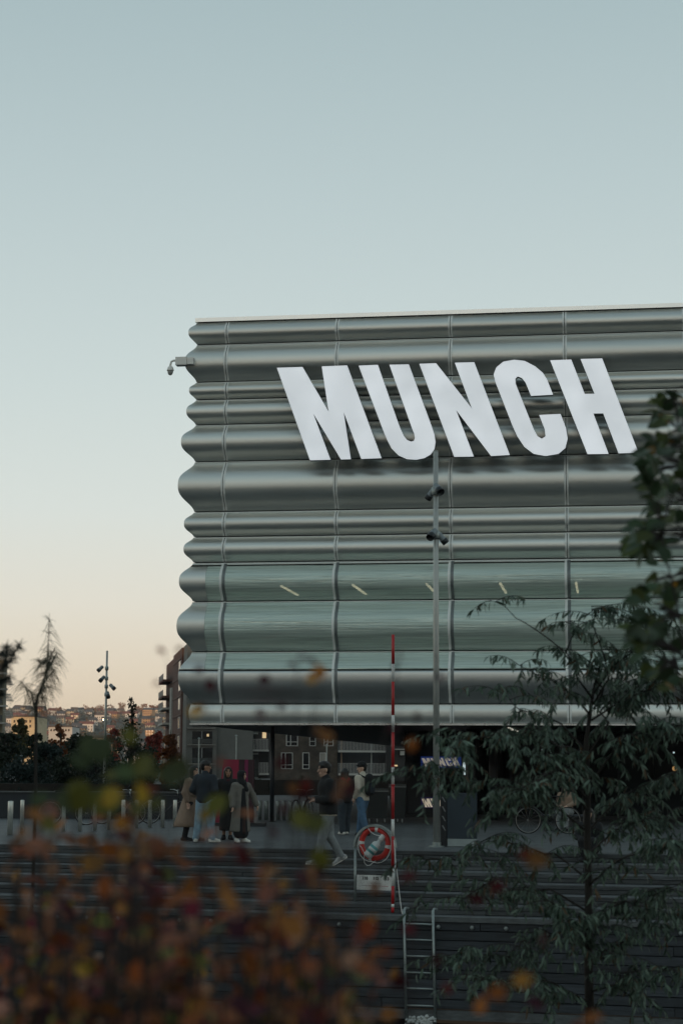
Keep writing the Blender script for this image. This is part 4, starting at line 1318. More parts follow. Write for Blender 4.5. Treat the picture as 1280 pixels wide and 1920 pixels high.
M_DENIM = mat('light blue denim', (.25, .37, .45), .85, var=.25, scale=9)
M_DENIM2 = mat('mid blue denim', (.065, .13, .21), .85, var=.25, scale=9)
M_DENIM3 = mat('dark denim', (.035, .05, .062), .85, var=.25, scale=9)
M_GREYJ = mat('washed grey denim', (.22, .24, .24), .85, var=.35, scale=7)
M_BLK = mat('black fabric', (.009, .010, .011), .9, var=.2, scale=8)
M_NVY = mat('navy fabric', (.012, .020, .028), .8, var=.2, scale=8)
M_BEIGE = mat('beige trench cloth', (.27, .19, .135), .85, var=.12, scale=6)
M_GREYC = mat('warm grey wool', (.15, .14, .12), .9, var=.12, scale=9)
M_CREAMC = mat('cream fabric', (.52, .47, .38), .9, var=.08, scale=8)
M_HAIR = mat('black hair', (.008, .007, .006), .5)
M_SHOEW = mat('white trainer', (.75, .73, .66), .6)
M_MAROON = mat('dark maroon knit', (.035, .008, .010), .9)
M_REDS = mat('red scarf', (.20, .008, .014), .9)
M_BROWN = mat('dark brown fabric', (.035, .018, .014), .9)

# 1 - beige trench coat, behind the man in jeans
p = on_ground(357, 1577)
t, I = make_person('person in a long beige trench coat, leftmost of the standing group', p, math.radians(70), 1.66,
    leg_pair(feet=((.08, -.13), (-.08, .12))), [arm(1, (.26, .03, 1.14), (.25, -.12, .93)), arm(-1, (-.26, .05, 1.14), (-.24, -.02, .90))], head_turn=math.radians(-10), lean=(0, -.04), skin=1)
trousers(t, I, M_BLK, 1.0)
pv = I['pv']
jacket(t, I, M_BEIGE, 'trench_coat', .0, 1.08, True, 1.12)
cloth(t, 'coat_skirt', [cone(pv + (0, 0, .12), pv + (0, .10, -.50), .15, .24, (1.12, .95, 1)), cone(pv + (0, .1, .0), pv + (0, .30, -.56), .12, .13)], [pv + (0, 0, .2), pv + (0, .3, -.62)], M_BEIGE, k=.05, pad=.38, bottom=pv[2] - .60)
cloth(t, 'belt', [cone(pv + (0, 0, .135), pv + (0, 0, .165), .162, .162, (1.17, .93, 1))], [pv + (0, 0, .15)], mat('beige belt', (.13, .09, .06), .8), pad=.22, h=.018)
cloth(t, 'bag_strap', [cone((.20, -.02, 1.46), (.22, -.16, 1.25), .018, .018), cone((.22, -.16, 1.25), (.20, -.17, 1.02), .018, .018)], [(.2, 0, 1.46), (.22, -.2, 1.0)], M_BLK, k=.01, h=.012, pad=.05)
hair(t, I, M_HAIR, long_hair(I, .30), k=.03)
shoes(t, I, M_BLK, M_BLK, ((0, -1), (.1, -1)))

# 2 - man in navy jacket and pale jeans
p = on_ground(383, 1580)
t, I = make_person('person in a navy jacket and pale blue jeans with back turned', p, math.radians(160), 1.76,
    leg_pair(feet=((-.20 + .03, .03), (.19, .02))[::-1] and ((.19, .03), (-.19, .0)), knee_f=.01), [arm(1, (.27, .06, 1.15), (.17, -.13, 1.02)), arm(-1, (-.27, .06, 1.15), (-.17, -.14, 1.04))], head_turn=math.radians(-62), skin=0)
trousers(t, I, M_DENIM, 1.14)
jacket(t, I, M_NVY, 'jacket', .03, 1.14, True, 1.2)
pv = I['pv']
cloth(t, 'shirt_hem', [cone(pv + (0, 0, -.03), pv + (0, 0, .02), .155, .155, (1.16, .92, 1))], [pv], M_MAROON, pad=.22, bottom=pv[2] - .075)
hair(t, I, M_HAIR, short_hair(I), name='hair_short')
shoes(t, I, M_SHOEW, M_SHOEW, ((.45, -1), (-.5, -.6)))

# 3 - long dark hair, black coat, facing the viewer
p = on_ground(426, 1575)
t, I = make_person('person with long dark hair and black coat facing the viewer before the crimson kiosk', p, math.radians(8), 1.64,
    leg_pair(feet=((.07, -.03), (-.08, .06))), [arm(1, (.25, .03, 1.15), (.20, -.09, .95)), arm(-1, (-.25, .03, 1.15), (-.20, -.09, .95))], skin=2)
pv = I['pv']
jacket(t, I, M_BLK, 'coat', .25, 1.05, True, 1.1)
cloth(t, 'skirt', [cone(pv + (0, 0, .05), pv + (0, 0, -.62), .15, .19, (1.1, .9, 1))], [pv, pv + (0, 0, -.7)], M_BLK, pad=.24, bottom=pv[2] - .70)
cloth(t, 'jumper', [cone(I['ch'] + (0, -.07, -.2), I['ch'] + (0, -.075, .1), .085, .065, (1, .7, 1))], [I['ch'] + (0, -.07, -.3), I['ch'] + (0, -.07, .15)], M_MAROON, pad=.12)
hair(t, I, M_HAIR, long_hair(I, .42), k=.03)
shoes(t, I, M_BLK, M_BLK, ((.2, -1), (-.3, -1)))

# 4 - grey coat and black headscarf
p = on_ground(451, 1580)
t, I = make_person('person in an open grey coat and black headscarf, rightmost of the standing group', p, math.radians(32), 1.56,
    leg_pair(feet=((.08, -.04), (-.09, .04))), [arm(1, (.34, .02, 1.17), (.43, -.02, .93)), arm(-1, (-.27, .0, 1.15), (-.27, -.05, .90))], head_turn=math.radians(38), skin=1)
pv = I['pv']
open_ = cone(pv + (0, -.28, .9), pv + (.0, -.34, -1.0), .165, .215)
f_c = [cone(pv + (0, 0, .1), pv + (0, .03, -.60), .165, .235, (1.15, .9, 1)), cone(pv + (0, 0, .1), I['ch'], .165, .172, (1.2, .86, 1)), cone(I['ch'], I['nk'] - (0, 0, .03), .12, .08)]
pts = [pv + (0, 0, -.7), I['nk']]
for (sh, el, wr) in I['arms']:
    e = np.array(el) + (np.array(wr) - np.array(el)) * .95
    f_c += [cone(I['ch'] + (0, 0, .07), sh, .10, .08), cone(sh, el, .085, .08), cone(el, e, .08, .075)]; pts += [sh, el, wr]
cloth(t, 'long_coat', f_c, pts, M_GREYC, k=.03, hole=open_, bottom=pv[2] - .66)
cloth(t, 'dress', [cone(pv + (0, -.01, .35), pv + (0, -.015, -.68), .13, .18, (1.1, .95, 1))], [pv + (0, 0, .4), pv + (0, 0, -.8)], M_BLK, pad=.22, bottom=pv[2] - .82)
cloth(t, 'dress_panel', [cone(pv + (0, -.125, -.1), pv + (0, -.165, -.66), .04, .05)], [pv, pv + (0, -.17, -.75)], M_BROWN, pad=.1, bottom=pv[2] - .74)
ct = I['ct']
hair(t, I, M_BLK, [cone(ct((0, .02, .05)), ct((0, -.03, .05)), .10, .092), cone(ct((0, .02, -.02)), ct((0, .0, -.17)), .095, .12), cone(ct((0, -.03, -.14)), ct((.02, -.12, -.34)), .07, .06)], name='headscarf', k=.04)
shoes(t, I, M_SHOEW, M_SHOEW, ((.3, -1), (-.2, -1)))

# 5 - the walking man on the steps
p = on_steps(615, 1622)
t, I = make_person('person in black jumper and washed grey jeans striding left on the steps', p, math.radians(-82), 1.72,
    [((.08, 0, .89), (.07, -.11, .50), (.07, -.20, .085)), ((-.08, 0, .89), (-.07, .03, .50), (-.07, .24, .145))],
    [arm(1, (.24, .03, 1.14), (.14, -.22, 1.12)), arm(-1, (-.24, .05, 1.14), (-.15, -.21, 1.13))], head_turn=math.radians(8), lean=(0, -.05), skin=1)
trousers(t, I, M_GREYJ, 1.0)
jacket(t, I, M_BLK, 'jumper', .04, 1.22, True, 1.25)
pv = I['pv']
cloth(t, 'shirt_hem', [cone(pv + (0, 0, -.04), pv + (0, 0, .02), .165, .165, (1.16, .92, 1))], [pv], M_CREAMC, pad=.24, bottom=pv[2] - .085)
hair(t, I, M_HAIR, short_hair(I), name='hair_short')
shoes(t, I, mat('black and white trainer', (.30, .30, .29), .6, var=.75, scale=11), M_SHOEW, ((0, -1), (.1, -1)), (0, .52))

# 6, 7 - the couple walking away
p = on_ground(646, 1565)
t, I = make_person('person in a black jacket with red scarf and wide dark jeans, left of the couple', p, math.radians(-152), 1.62,
    leg_pair(feet=((.11, .10), (-.11, -.10))), [arm(1, (.26, .04, 1.15), (.27, -.03, .92)), arm(-1, (-.26, .04, 1.15), (-.25, -.03, .92))], head_turn=math.radians(-10), skin=1)
trousers(t, I, M_DENIM3, 1.35)
jacket(t, I, M_BLK, 'jacket', .07, 1.2, False, 1.2)
cloth(t, 'scarf', [cone(I['nk'] + (-.06, .03, -.035), I['nk'] + (.06, .03, -.035), .085, .085), cone(I['nk'] + (0, .07, -.05), I['nk'] + (0, .10, -.10), .07, .06)], [I['nk'], I['nk'] + (0, .1, -.1)], M_REDS, pad=.16)
hair(t, I, M_HAIR, long_hair(I, .20), k=.03)
shoes(t, I, M_SHOEW, M_SHOEW, ((.1, -1), (-.3, -1)))
p = on_ground(679, 1567)
t, I = make_person('person in a black cap and cream jacket, right of the couple', p, math.radians(-128), 1.75,
    leg_pair(feet=((.08, .20), (-.08, -.16))), [arm(1, (.26, .06, 1.15), (.24, -.06, .93)), arm(-1, (-.26, .06, 1.15), (-.20, -.12, .95))], head_turn=math.radians(45), skin=1)
trousers(t, I, M_DENIM2, 1.15)
jacket(t, I, M_CREAMC, 'jacket', .06, 1.12, True, 1.15)
hair(t, I, M_HAIR, short_hair(I), name='hair_short')
ct = I['ct']
cloth(t, 'cap', [cone(ct((0, .02, .085)), ct((0, -.02, .09)), .098, .094), cone(ct((-.03, -.11, .07)), ct((.03, -.11, .07)), .035, .035, (1, 1, .4))], [ct((0, 0, .1)), ct((0, -.12, .07))], M_BLK, pad=.13, h=.014, bottom=I['hd'][2] + .045)
shoes(t, I, M_BLK, M_BLK, ((0, -1), (-.1, -1)), (0, .4))
bpk = thing('backpack', 'black backpack worn by the person in the cream jacket', 'backpack', t.location, t.rotation_euler.z)
bpk.scale = t.scale
ch = I['ch']
cloth(bpk, 'main_pocket', [cone(ch + (0, .22, -.24), ch + (0, .21, .08), .12, .11, (1.15, .9, 1))], [ch + (0, .2, -.25), ch + (0, .2, .1)], M_BLK, pad=.18)
cloth(bpk, 'front_pocket', [cone(ch + (0, .31, -.24), ch + (0, .31, -.10), .07, .07, (1.2, .7, 1))], [ch + (0, .31, -.24), ch + (0, .31, -.1)], M_NVY, pad=.12)
for s in (-1, 1):
    cloth(bpk, 'strap', [cone(ch + (s * .11, .14, .10), ch + (s * .12, -.02, .165), .022, .022), cone(ch + (s * .12, -.02, .165), ch + (s * .13, -.155, .0), .022, .022), cone(ch + (s * .13, -.155, 0), ch + (s * .15, .05, -.22), .02, .018)], [ch + (s * .12, .15, .17), ch + (s * .13, -.16, -.22)], M_BLK, k=.01, h=.012, pad=.06)

# 8, 9, 10 - seated people half hidden by leaves
def sitter(label, p, rz, H, seat, m_top, m_leg, skin, hm, foot=.085, hood=None):
    pz = seat + .10
    up = max(0.0, .34 - (seat - foot)) * .55
    legs = [((.09, 0, pz - .01), (.11, -.40, pz + .02 + up), (.11, -.43, foot)), ((-.09, 0, pz - .01), (-.11, -.40, pz + .02 + up), (-.12, -.39, foot))]
    t, I = make_person(label, p, rz, H, legs, [arm(1, (.25, -.06, pz + .24), (.12, -.32, pz + .16), pz + .47), arm(-1, (-.25, -.06, pz + .24), (-.10, -.33, pz + .17), pz + .47)], skin=skin, pelvis=(0, 0, pz), lean=(0, -.05))
    trousers(t, I, m_leg, 1.1); jacket(t, I, m_top, 'jacket', .0, 1.05, True, 1.05)
    if hood: hair(t, I, hood, [cone(I['ct']((0, .03, .05)), I['ct']((0, -.03, .05)), .115, .10), cone(I['ct']((0, .04, -.02)), I['ct']((0, .03, -.15)), .1, .11)], name='hood', k=.03)
    else: hair(t, I, hm, long_hair(I, .2), k=.03)
    shoes(t, I, M_BLK, M_BLK, ((.1, -1), (-.1, -1)))
    return t
p = on_ground(1130, 1590); _n = (p - Q_P).dot(Q_N); p = p + Q_N * (6 * STEP_N + .10 - _n)
sitter('person in black seated on the top step behind the willow trunk', p, -QA, 1.66, .0, M_BLK, M_BLK, 1, M_HAIR, foot=-.075)
def bench(px, py, w, label):
    p = on_ground(px, py)
    t = thing('bench', label, 'bench', p, 0, 'plain timber benches', True)
    for k in range(4):
        b = MB(); b.box(p.x - w / 2, p.x + w / 2, p.y - .2 + k * .105, p.y - .11 + k * .105, .40, .44); b.build('slat', M_TIMBER, t)
    for s in (-1, 1):
        b = MB(); b.box(p.x + s * (w / 2 - .2) - .03, p.x + s * (w / 2 - .2) + .03, p.y - .18, p.y + .2, 0.004, .398); b.build('leg', M_DARKMETAL, t)
    return p
p = bench(1062, 1558, 1.5, 'low timber bench behind the willow beside the bicycle')
sitter('person in a beige top and pale trousers seated behind the bicycle', p, math.radians(-25), 1.66, .44, M_BEIGE, M_GREYJ, 1, M_HAIR)
# ---------------------------------------------------------------- background buildings
M_BRICK = mat('red brown brick', (.115, .055, .040), .85, var=.25, scale=1.5, stretch=(1, 1, 6))
M_BROWNB = mat('brown slate cladding', (.060, .048, .036), .8, var=.55, scale=.9, stretch=(1, 1, 1.6))
M_GREYB = mat('grey cladding', (.115, .12, .11), .75, var=.15, scale=.6)
M_SLAB = mat('pale balcony slab', (.40, .40, .37), .7, var=.08, scale=1)
M_FRAME = mat('white window frame', (.46, .46, .43), .6)
M_RAIL = mat('pale balcony rail', (.36, .36, .34), .6)
M_LIT = mat('lit window', (.8, .6, .3), .5, emit=(1.0, .72, .40), emit_strength=.55)
M_PANE = mat('window pane', (.010, .013, .015), .09, spec=.6)
M_SKYPAINT = mat('pane painted sky pale', (.30, .29, .26), .12, spec=1.0)  # sky reflection is put into the pale base colour

def yb(b, p, x0, x1, y0, y1, Y, d0, d1):
    """box on a wall facing the camera at depth Y, given in photo pixels; d = metres in front of the wall (+) or behind (-)"""
    a, c = at(x0, y0, Y), at(x1, y1, Y)
    return b.box(min(a.x, c.x), max(a.x, c.x), Y - d1, Y - d0, min(a.z, c.z), max(a.z, c.z))

def window(parent, x0, x1, y0, y1, Y, split=None, sill=None, pane=M_PANE):
    f = MB(); e = 1.3
    yb(f, None, x0, x1, y0, y0 + e, Y, .0, .10); yb(f, None, x0, x1, y1 - e, y1, Y, .0, .10)
    yb(f, None, x0, x0 + e, y0 + e, y1 - e, Y, .0, .099); yb(f, None, x1 - e, x1, y0 + e, y1 - e, Y, .0, .099)
    if split: yb(f, None, split - .6, split + .6, y0 + e, y1 - e, Y, .0, .098)
    if sill: yb(f, None, x0 + e, x1 - e, sill - .6, sill + .6, Y, .0, .097)
    w = f.build('window', M_FRAME, parent)
    q = MB(); yb(q, None, x0 + e * .8, x1 - e * .8, y0 + e * .8, y1 - e * .8, Y, .01, .05)
    link('pane', q.mesh('pane', pane), w)
    return w

def balcony(parent, x0, x1, ytop, ybot, Y, depth=1.4, slab_px=3.5, bars=True, rail_m=M_RAIL):
    b = MB(); yb(b, None, x0, x1, ybot - slab_px, ybot, Y, .0, depth); s = b.build('balcony', M_SLAB, parent)
    b = MB(); yb(b, None, x0, x1, ytop, ytop + 1.0, Y, depth - .06, depth)
    n = max(4, int((x1 - x0) / 2.6))
    for k in range(n + 1):
        x = x0 + (x1 - x0) * k / n
        yb(b, None, max(x0, x - .4), min(x1, x + .4), ytop + 1.0, ybot - slab_px, Y, depth - .05, depth - .01)
    link('railing', b.mesh('railing', rail_m), s)

# brown slate block under the overhang
Yb = 225
bd = thing('apartment_block', 'brown slate apartment block with white framed windows seen under the overhang', 'building', at(575, 1464, Yb), 0, None, True)
b = MB(); yb(b, None, 513, 632, 1150, 1465, Yb, -14, 0); b.build('wall', M_BROWNB, bd)
b = MB(); yb(b, None, 511, 700, 1146, 1149, Yb, -14, .3); b.build('roof', M_DARKMETAL, bd)
for (x0, x1, y0, y1, sp, si) in ((536.5, 558.5, 1367, 1399, 545, 1391), (580, 592, 1367, 1399, None, 1390), (607, 625, 1367, 1399, 614, 1391), (527, 549, 1411, 1442, 535, 1434), (567, 580, 1411, 1442, None, 1434), (599, 611, 1411, 1442, None, 1434)):
    window(bd, x0, x1, y0, y1, Yb, sp, si, pane=M_PANE if x0 < 597 or y0 < 1400 else M_SKYPAINT)
window(bd, 523, 556, 1463, 1480, Yb, None, None)
for k, (y0, y1) in enumerate(((1300, 1332), (1256, 1288), (1212, 1244))):
    for x in (528, 568, 600): window(bd, x, x + 18, y0, y1, Yb, x + 6, y1 - 8)
b = MB(); yb(b, None, 632.5, 722, 1150, 1465, Yb, -14, -3.2); b.build('recess_wall', M_NAVY, bd)
b = MB(); yb(b, None, 722.5, 775, 1150, 1465, Yb, -14, -1.0); b.build('dark_wing', M_BLACK, bd)
for (y0, y1) in ((1391, 1411), (1431, 1454), (1350, 1370)):
    balcony(bd, 634, 722, y0, y1, Yb - .1, 1.6, 4)
for x in (640, 696):
    b = MB(); yb(b, None, x - .9, x + .9, 1330, 1454, Yb, 0.1, .3); b.build('post', mat('tan post', (.22, .16, .11), .7) if x < 660 else M_GALV, bd)
b = MB(); yb(b, None, 740, 758, 1404, 1406, Yb, -.9, .4); yb(b, None, 750, 758, 1408, 1416, Yb, -.99, .1); b.build('canopy', M_SLAB, bd)
b = MB(); yb(b, None, 737, 745, 1434, 1437, Yb, -.9, -.2); b.build('shop_light', M_LIT, bd)
b = MB(); yb(b, None, 525, 530, 1472, 1475, Yb, .06, .12); yb(b, None, 532, 536, 1472, 1475, Yb, .06, .12); b.build('shop_lamp', M_WARM, bd)

# grey block and red brick tower on the left
Yg = 280
gb = thing('apartment_block', 'grey and red brick apartment block with stacked balconies left of the museum', 'building', at(410, 1460, Yg), 0, None, True)
b = MB(); yb(b, None, 352, 405, 1200, 1465, Yg, -20, 0); b.build('wall', M_GREYB, gb)
# the street face recedes to the left
vdir = Vector((-519 / 3400., 1, 0)).normalized()
cor = at(352, 1440, Yg)
def street(px):
    """point on the receding street face below photo column px"""
    d = ray(px, 1440); d.z = 0
    # cor + s*vdir parallel to d
    s = (cor.x * d.y - cor.y * d.x) / (vdir.y * d.x - vdir.x * d.y)
    return s
def street_box(b, px0, px1, z0, z1, d0, d1):
    s0, s1 = street(px0), street(px1)
    n = Vector((-vdir.y, vdir.x, 0))                    # out, to the left
    vs = []
    for z in (z0, z1):
        for d in (d0, d1):
            for s in (s0, s1):
                q = cor + vdir * s + n * d; vs.append((q.x, q.y, z))
    return b.add(vs, [(0, 2, 3, 1), (4, 5, 7, 6), (0, 1, 5, 4), (2, 6, 7, 3), (0, 4, 6, 2), (1, 3, 7, 5)])
def zz(px, py):
    q = cor + vdir * street(px); return at(px, py, q.y).z
b = MB(); street_box(b, 341.2, 351.9, 0, zz(351, 1203), -10, 0.0); b.build('grey_face', M_GREYB, gb)
b = MB(); street_box(b, 324.5, 341, 0, zz(341, 1214), -10, 0.25); b.build('brick_tower', M_BRICK, gb)
b = MB(); street_box(b, 310, 324.3, 0, zz(317, 1241), -10, 0.1); b.build('brick_wing', M_BRICK, gb)
for k in range(7):
    z = zz(341, 1214) - 1.5 - k * 3.05
    b = MB(); street_box(b, 324.4, 341.1, z - .22, z, .25, .36); b.build('band', mat('pale brick band', (.15, .09, .07), .8), gb)
    if z > 3:
        b = MB(); street_box(b, 335.5, 339, z - 2.3, z - .4, .2, .30); w = b.build('window', M_FRAME, gb)
        b = MB(); street_box(b, 336, 338.6, z - 2.2, z - .5, .26, .32); link('pane', b.mesh('pane', M_SKYPAINT), w)
for (y, m, x0, x1) in ((1278, M_BRICK, 297, 316), (1308, M_BRICK, 295, 314), (1330, M_SLAB, 300, 322), (1358, M_SLAB, 300, 322), (1386, M_SLAB, 300, 322), (1414, M_SLAB, 301, 322)):
    zc_ = zz(318, y)
    b = MB(); street_box(b, 312, 321, zc_ - .18, zc_ + .18, 0.1, 1.7); o = b.build('balcony', m, gb)
    b = MB(); street_box(b, 312, 321, zc_ + .2, zc_ + 1.2, 1.62, 1.68); link('railing', b.mesh('railing', mat('dark rail panel', (.05, .055, .055), .5)), o)
b = MB(); street_box(b, 321.5, 324.2, 0, zz(323, 1290), .1, .5); b.build('white_pier', M_SLAB, gb)
# front of the grey block: loggias
for (y0, y1) in ((1371, 1395), (1402, 1431), (1438, 1462), (1337, 1364), (1304, 1331)):
    b = MB(); yb(b, None, 361, 398, y0, y1, Yg, .01, .05); o = b.build('loggia', M_PANE, gb)
    b = MB(); yb(b, None, 361, 398, y1 - 10, y1 - 1, Yg, .3, .34); link('railing', b.mesh('railing', mat('smoked rail glass', (.02, .035, .038), .2)), o)
    b = MB(); yb(b, None, 352, 405, y1, y1 + 2.6, Yg, 0, .4); link('slab', b.mesh('slab', mat('grey slab', (.20, .20, .18), .7)), o)
    b = MB(); yb(b, None, 378, 379.5, y0, y1, Yg, .05, .12); link('mullion', b.mesh('mullion', M_GREYPAINT), o)
b = MB(); yb(b, None, 388, 392, 1376, 1381, Yg, .055, .1); b.build('lit_lamp', M_LIT, gb)
b = MB(); yb(b, None, 405.2, 511, 1200, 1465, Yg + 6, -16, 0); b.build('rear_wall', mat('dark grey render', (.055, .055, .055), .8, var=.25, scale=.4), gb)
for (x0, x1, y0, y1) in ((420, 434, 1372, 1392), (424, 434, 1400, 1422), (455, 478, 1378, 1411), (486, 503, 1410, 1432)):
    b = MB(); yb(b, None, x0, x1, y0, y1, Yg + 6, 0.01, .06); o = b.build('window', M_PANE if x0 > 440 else mat('greenish pane', (.03, .055, .05), .15), gb)
for (x0, x1, y) in ((436, 484, 1377), (434, 484, 1415), (471, 484, 1461)):
    b = MB(); yb(b, None, x0, x1, y - 3.5, y, Yg + 6, .05, 2.0); o = b.build('balcony', mat('grey green slab', (.26, .28, .26), .7), gb)
    b = MB(); yb(b, None, x0, x1, y - 20, y - 4, Yg + 6, 1.92, 1.97); link('railing', b.mesh('railing', mat('smoked rail glass', (.02, .035, .038), .2)), o)
for (x0, x1, y0, y1) in ((472, 504, 1386, 1409), (487, 504, 1430, 1453), (490, 504, 1340, 1362)):
    balcony(gb, x0, x1, y0, y1, Yg + 5.8, 2.6, 3.4)
b = MB(); yb(b, None, 492, 499, 1371, 1384, Yg + 6, .06, .1); b.build('lit_window', M_LIT, gb)
b = MB(); yb(b, None, 470, 473, 1478, 1483, Yg + 6, .1, .2); yb(b, None, 475, 477, 1470, 1473, Yg + 6, .1, .2); b.build('shop_light', M_WARM, gb)

# thin street lights in front of the blocks
for (x, y0, Y, lab) in ((612, 1397, 150, 'thin pale pole in front of the brown apartment block'), (442, 1380, 150, 'thin pale pole in front of the grey apartment block'), (372, 1385, 150, 'thin pole before the dark loggias'), (39, 1418, 120, 'thin pale pole among the dark trees at far left')):
    p = at(x, 1470, Y); p.z = 0
    t = thing('street_pole', lab, 'pole', p, 0, None, True)
    b = MB(); b.tube([p, (p.x, p.y, at(x, y0, Y).z)], .05, 8); b.build('shaft', M_GALV, t)
    b = MB(); b.lathe([(.10, 0), (.12, .03), (.02, .10)], 10, Matrix.Translation((p.x, p.y, at(x, y0, Y).z))); b.build('lantern', M_GALV, t)

# terraced block with louvred balconies at the far left
Yl = 330
tb = thing('terrace_block', 'pale apartment block with pointed louvred balconies at the far left edge', 'building', at(-20, 1459, Yl), 0, None, True)
b = MB(); yb(b, None, -140, 2, 1236, 1462, Yl, -3, 0); b.build('wall', mat('pale yellow render', (.22, .20, .14), .8, var=.15, scale=.4), tb)
for k, y in enumerate((1262, 1292, 1323, 1355, 1388)):
    a0, a1, a2 = at(-60, y, Yl), at(4, y - 1, Yl), at(19, y + 12, Yl)
    z = at(0, y, Yl).z
    b = MB(); b.prism([(at(-140, y, Yl).x, 0), (at(2, y, Yl).x, 0), (at(19, y, Yl).x, -1.8), (at(14, y, Yl).x, -3.0), (at(-140, y, Yl).x, -3.0)], Matrix(((1, 0, 0, 0), (0, 1, 0, Yl), (0, 0, 1, z), (0, 0, 0, 1))), -.25, 0)
    o = b.build('balcony', M_SLAB, tb)
    for q in range(5):
        b = MB(); yb(b, None, 13 + q * 1.3, 23 + q * 1.3, y + 10 + q * 3.0, y + 11.3 + q * 3.0, Yl, 1.0, 3.0)
        link('louvre', b.mesh('louvre', M_SLAB), o)
    b = MB(); yb(b, None, -100, 10, y - 14, y - 3, Yl, 2.9, 2.95); link('railing', b.mesh('railing', mat('dark rail panel', (.05, .055, .055), .5)), o)

# two low blocks beyond the trees
Yy = 620
t = thing('low_block', 'low cream building with flat roof behind the trees at far left', 'building', at(46, 1450, Yy), 0, None, True)
b = MB(); yb(b, None, 22, 64, 1344, 1449, Yy, -25, 0); b.build('wall', mat('cream render', (.50, .42, .27), .8, var=.12, scale=.15), t)
b = MB(); yb(b, None, 20, 66, 1341.5, 1343.8, Yy, -25, .8); b.build('roof', mat('dark roof', (.07, .06, .06), .8), t)
for k in range(2):
    for q in range(5):
        b = MB(); yb(b, None, 26 + q * 7.4, 29.4 + q * 7.4, 1350 + k * 9, 1355 + k * 9, Yy, .01, .12); b.build('window', M_PANE, t)
Yw = 900
t = thing('low_block', 'long low white building between the trees below the hill', 'building', at(112, 1446, Yw), 0, None, True)
b = MB(); yb(b, None, 92, 134, 1363, 1444, Yw, -25, 0); b.build('wall', mat('white render', (.42, .42, .40), .8, var=.12, scale=.1), t)
b = MB(); yb(b, None, 90, 136, 1360.5, 1362.8, Yw, -25, .8); b.build('roof', mat('dark roof', (.07, .06, .06), .8), t)
for q in range(7):
    b = MB(); yb(b, None, 95 + q * 5.5, 98 + q * 5.5, 1367, 1371, Yw, .01, .12); b.build('window', M_PANE, t)

# ---------------------------------------------------------------- hill with houses
def hill_h(x, y):
    r = smoothstep(1100, 2900, y) * 85 - smoothstep(3300, 5200, y) * 60
    r *= 1 - .10 * smoothstep(-500, -800, x) - .0
    return r + 3.0 * math.sin(x * .011 + y * .003) * smoothstep(1100, 1800, y) - 1.0
b = MB(); xs = np.linspace(-2600, 900, 60); ysg = np.linspace(900, 5200, 44)
vs = [(x, y, hill_h(x, y)) for y in ysg for x in xs]
fs = [(j * 60 + i, j * 60 + i + 1, (j + 1) * 60 + i + 1, (j + 1) * 60 + i) for j in range(43) for i in range(59)]
b.add(vs, fs); o = b.build('hill', mat('hillside', (.050, .052, .040), .95, var=.4, scale=.02), None, True)
tag(o, 'wooded hillside with houses', kind='structure')

def leaf_quads(centers, radii, n, size, seed, squash=.8, shell=.55, drop=0.0, aspect=.6):
    """many small leaf faces spread through clumps"""
    g = np.random.default_rng(seed)
    c = np.array(centers, float); r = np.array(radii, float)
    w = r ** 2; k = g.choice(len(c), n, p=w / w.sum())
    d = g.normal(size=(n, 3)); d /= np.linalg.norm(d, axis=1)[:, None]
    rad = r[k] * (shell + (1 - shell) * g.random(n)) * np.where(g.random(n) < .12, 1.18, 1)
    d2 = d * np.array((1, 1, squash))
    p = c[k] + d2 * rad[:, None]
    a = g.normal(size=(n, 3)); a[:, 2] -= drop; a /= np.linalg.norm(a, axis=1)[:, None]
    q = np.cross(a, g.normal(size=(n, 3))); q /= np.linalg.norm(q, axis=1)[:, None]
    s = size * g.uniform(.6, 1.35, n)[:, None]
    A = a * s * .5; B = q * s * aspect * .5
    V = np.stack([p - A, p + B * .9 - A * .1, p + A, p - B * .9 - A * .1], 1).reshape(-1, 3)
    F = np.arange(4 * n).reshape(-1, 4)
    return V, F
def quads_mesh(name, VF, m):
    me = bpy.data.meshes.new(name)
    V, F = VF
    me.vertices.add(len(V)); me.vertices.foreach_set('co', V.ravel())
    me.loops.add(F.size); me.loops.foreach_set('vertex_index', F.ravel())
    me.polygons.add(len(F)); me.polygons.foreach_set('loop_start', np.arange(0, F.size, F.shape[1])); me.polygons.foreach_set('loop_total', np.full(len(F), F.shape[1]))
    if m is not None: me.materials.append(m)
    me.update(); me.validate()
    return me

M_WOOD = mat('dark wood foliage', (.075, .085, .070), .9, var=.5, scale=.02, coord='Object')
M_WOOD2 = mat('autumn wood foliage', (.16, .075, .030), .9, var=.4, scale=.02)
g = random.Random(11)
cs, rs = [], []
for k in range(600):
    y = g.uniform(1250, 3150); x = y * (g.uniform(-30, 345) - 640) / FPX
    cs.append((x, y, hill_h(x, y) + g.uniform(0, 3))); rs.append(g.uniform(4, 7.5))
o = link('hill_woodland', quads_mesh('hill_woodland', leaf_quads(cs, rs, 20000, 3.0, 3, shell=.3), M_WOOD)); tag(o, 'dark woodland between the hillside houses', kind='stuff')
cs, rs = [], []
for k in range(130):
    y = g.uniform(1500, 3100); x = y * (g.uniform(-30, 345) - 640) / FPX
    cs.append((x, y, hill_h(x, y) + g.uniform(1, 4))); rs.append(g.uniform(3.5, 7))
o = link('hill_autumn_trees', quads_mesh('hill_autumn_trees', leaf_quads(cs, rs, 5500, 2.6, 4, shell=.3), M_WOOD2)); tag(o, 'rust coloured trees between the hillside houses', kind='stuff')

